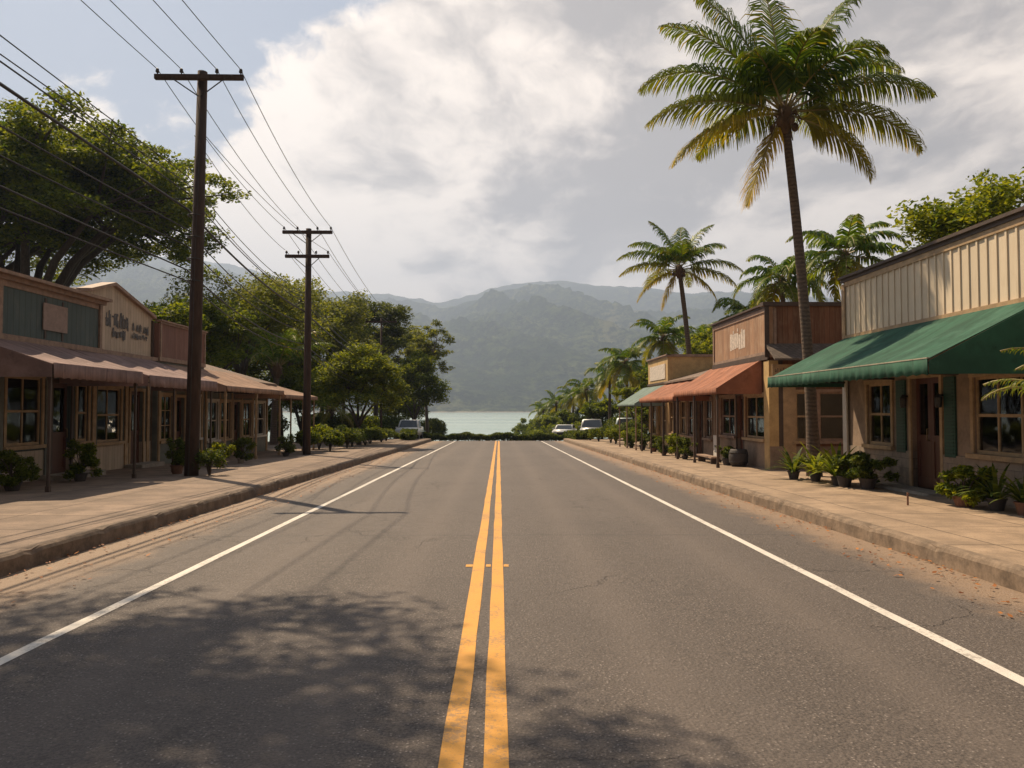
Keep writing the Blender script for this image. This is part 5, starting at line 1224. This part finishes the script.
def car(label, x, y, z, rot, paint, kind='suv', group='cars parked near the end of the road'):
    L, W, H = 4.5, 1.8, 1.65
    rt = root('parked_car', (x, y, z), label, 'car', group); rt.rotation_euler = (0, 0, rot)
    lo = [(-2.2, .35), (-2.25, .6), (-2.18, .95), (-1.15 if kind != 'van' else -1.6, 1.03), (2.1, 1.03), (2.24, .8), (2.24, .35)]
    if kind == 'pickup': lo = [(-2.4, .4), (-2.42, .75), (-2.3, 1.02), (-1.1, 1.1), (2.5, 1.1), (2.52, .4)]
    mb = MB(); mb.prism([(a, -W / 2, b_) for a, b_ in lo], [(a, W / 2, b_) for a, b_ in lo]); body = mb.build('body', paint, rt, local=True, bevel=.06, smooth=True)
    cab = [(-1.15, 1.0), (-.5, H), (1.75, H), (2.08, 1.0)] if kind == 'suv' else [(-1.1, 1.06), (-.5, 1.7), (.75, 1.7), (.95, 1.06)]
    if kind == 'sedan': cab = [(-1.0, 1.0), (-.35, 1.42), (1.0, 1.42), (1.7, 1.0)]
    mb = MB(); k = .16; n = len(cab)
    A = [(a, -W / 2 + (.04 if b_ < 1.2 else k), b_) for a, b_ in cab]; B = [(a, -q[1], q[2]) for (a, _), q in zip(cab, A)]
    mb.prism(A, B); mb.build('cabin', paint, rt, local=True, bevel=.04, smooth=True)
    def pane(p4, nm='pane'):
        v = [Vector(q) for q in p4]; nr = (v[1] - v[0]).cross(v[3] - v[0]).normalized(); c = sum(v, Vector()) / 4
        if nr.dot(c - Vector((.3, 0, 1.2))) < 0: nr = -nr
        a = [c + (q - c) * .84 + nr * .012 for q in v]; b2 = [q - nr * .03 for q in a]; MB().prism([tuple(q) for q in a], [tuple(q) for q in b2]).build(nm, 'car_glass', rt, local=True)
    pane([A[0], A[1], B[1], B[0]], 'windscreen'); pane([A[3], A[2], B[2], B[3]], 'rear_window')
    for S_ in (A, B): pane([S_[0], S_[1], S_[2], S_[3]], 'side_window')
    for sx in (-1.4, 1.45):
        for sy in (-1, 1):
            w = MB(); w.tube([(sx, sy * (W / 2 - .2), .34), (sx, sy * (W / 2 + .02), .34)], .34, 18); t_ = w.build('tyre', 'tyre', rt, local=True, bevel=.02)
            MB().tube([(sx, sy * (W / 2 + .015), .34), (sx, sy * (W / 2 + .035), .34)], .2, 12).build('rim', 'rim', t_, local=True)
    for sy in (-1, 1):
        MB().box(-2.27, -2.1, sy * .62 - .17, sy * .62 + .17, .68, .86).build('headlight', 'lens', rt, local=True, bevel=.03)
        MB().box(2.15 if kind != 'pickup' else 2.42, 2.27 if kind != 'pickup' else 2.54, sy * .74 - .1, sy * .74 + .1, .7, .98).build('tail_lamp', 'red_lens', rt, local=True, bevel=.02)
        MB().box(-.95, -.8, sy * (W / 2 + .09) - .09, sy * (W / 2 + .09) + .09, 1.02, 1.15).build('mirror', paint, rt, local=True, bevel=.03)
    xf = -2.3 if kind != 'pickup' else -2.45
    MB().box(xf, xf + .14, -.45, .45, .55, .8).build('grille', 'metal', rt, local=True, bevel=.02)
    MB().box(xf - .04, xf + .2, -.86, .86, .36, .5).build('bumper', 'metal', rt, local=True, bevel=.03)
    MB().box(xf - .06, xf - .041, -.25, .25, .42, .53).build('number_plate', 'plate', rt, local=True)
    return rt
car('white pickup parked under the trees on the left near the water', -7.4, 62.5, G(62.5) + .05, R(90), 'car_white', 'pickup')
car('silver car facing the camera by the right hedge bushes', 7.5, 60.5, G(60.5) + .1, R(82), 'car_silver', 'suv')
car('white car beside the silver one, half hidden behind the hedge and nearer the water', 6.1, 69.5, G(66) - .1, R(78), 'car_white', 'sedan')
car('pale blue grey car half hidden beside the farthest right shop', 9.6, 56.0, S(56), R(78), 'car_blue', 'suv')
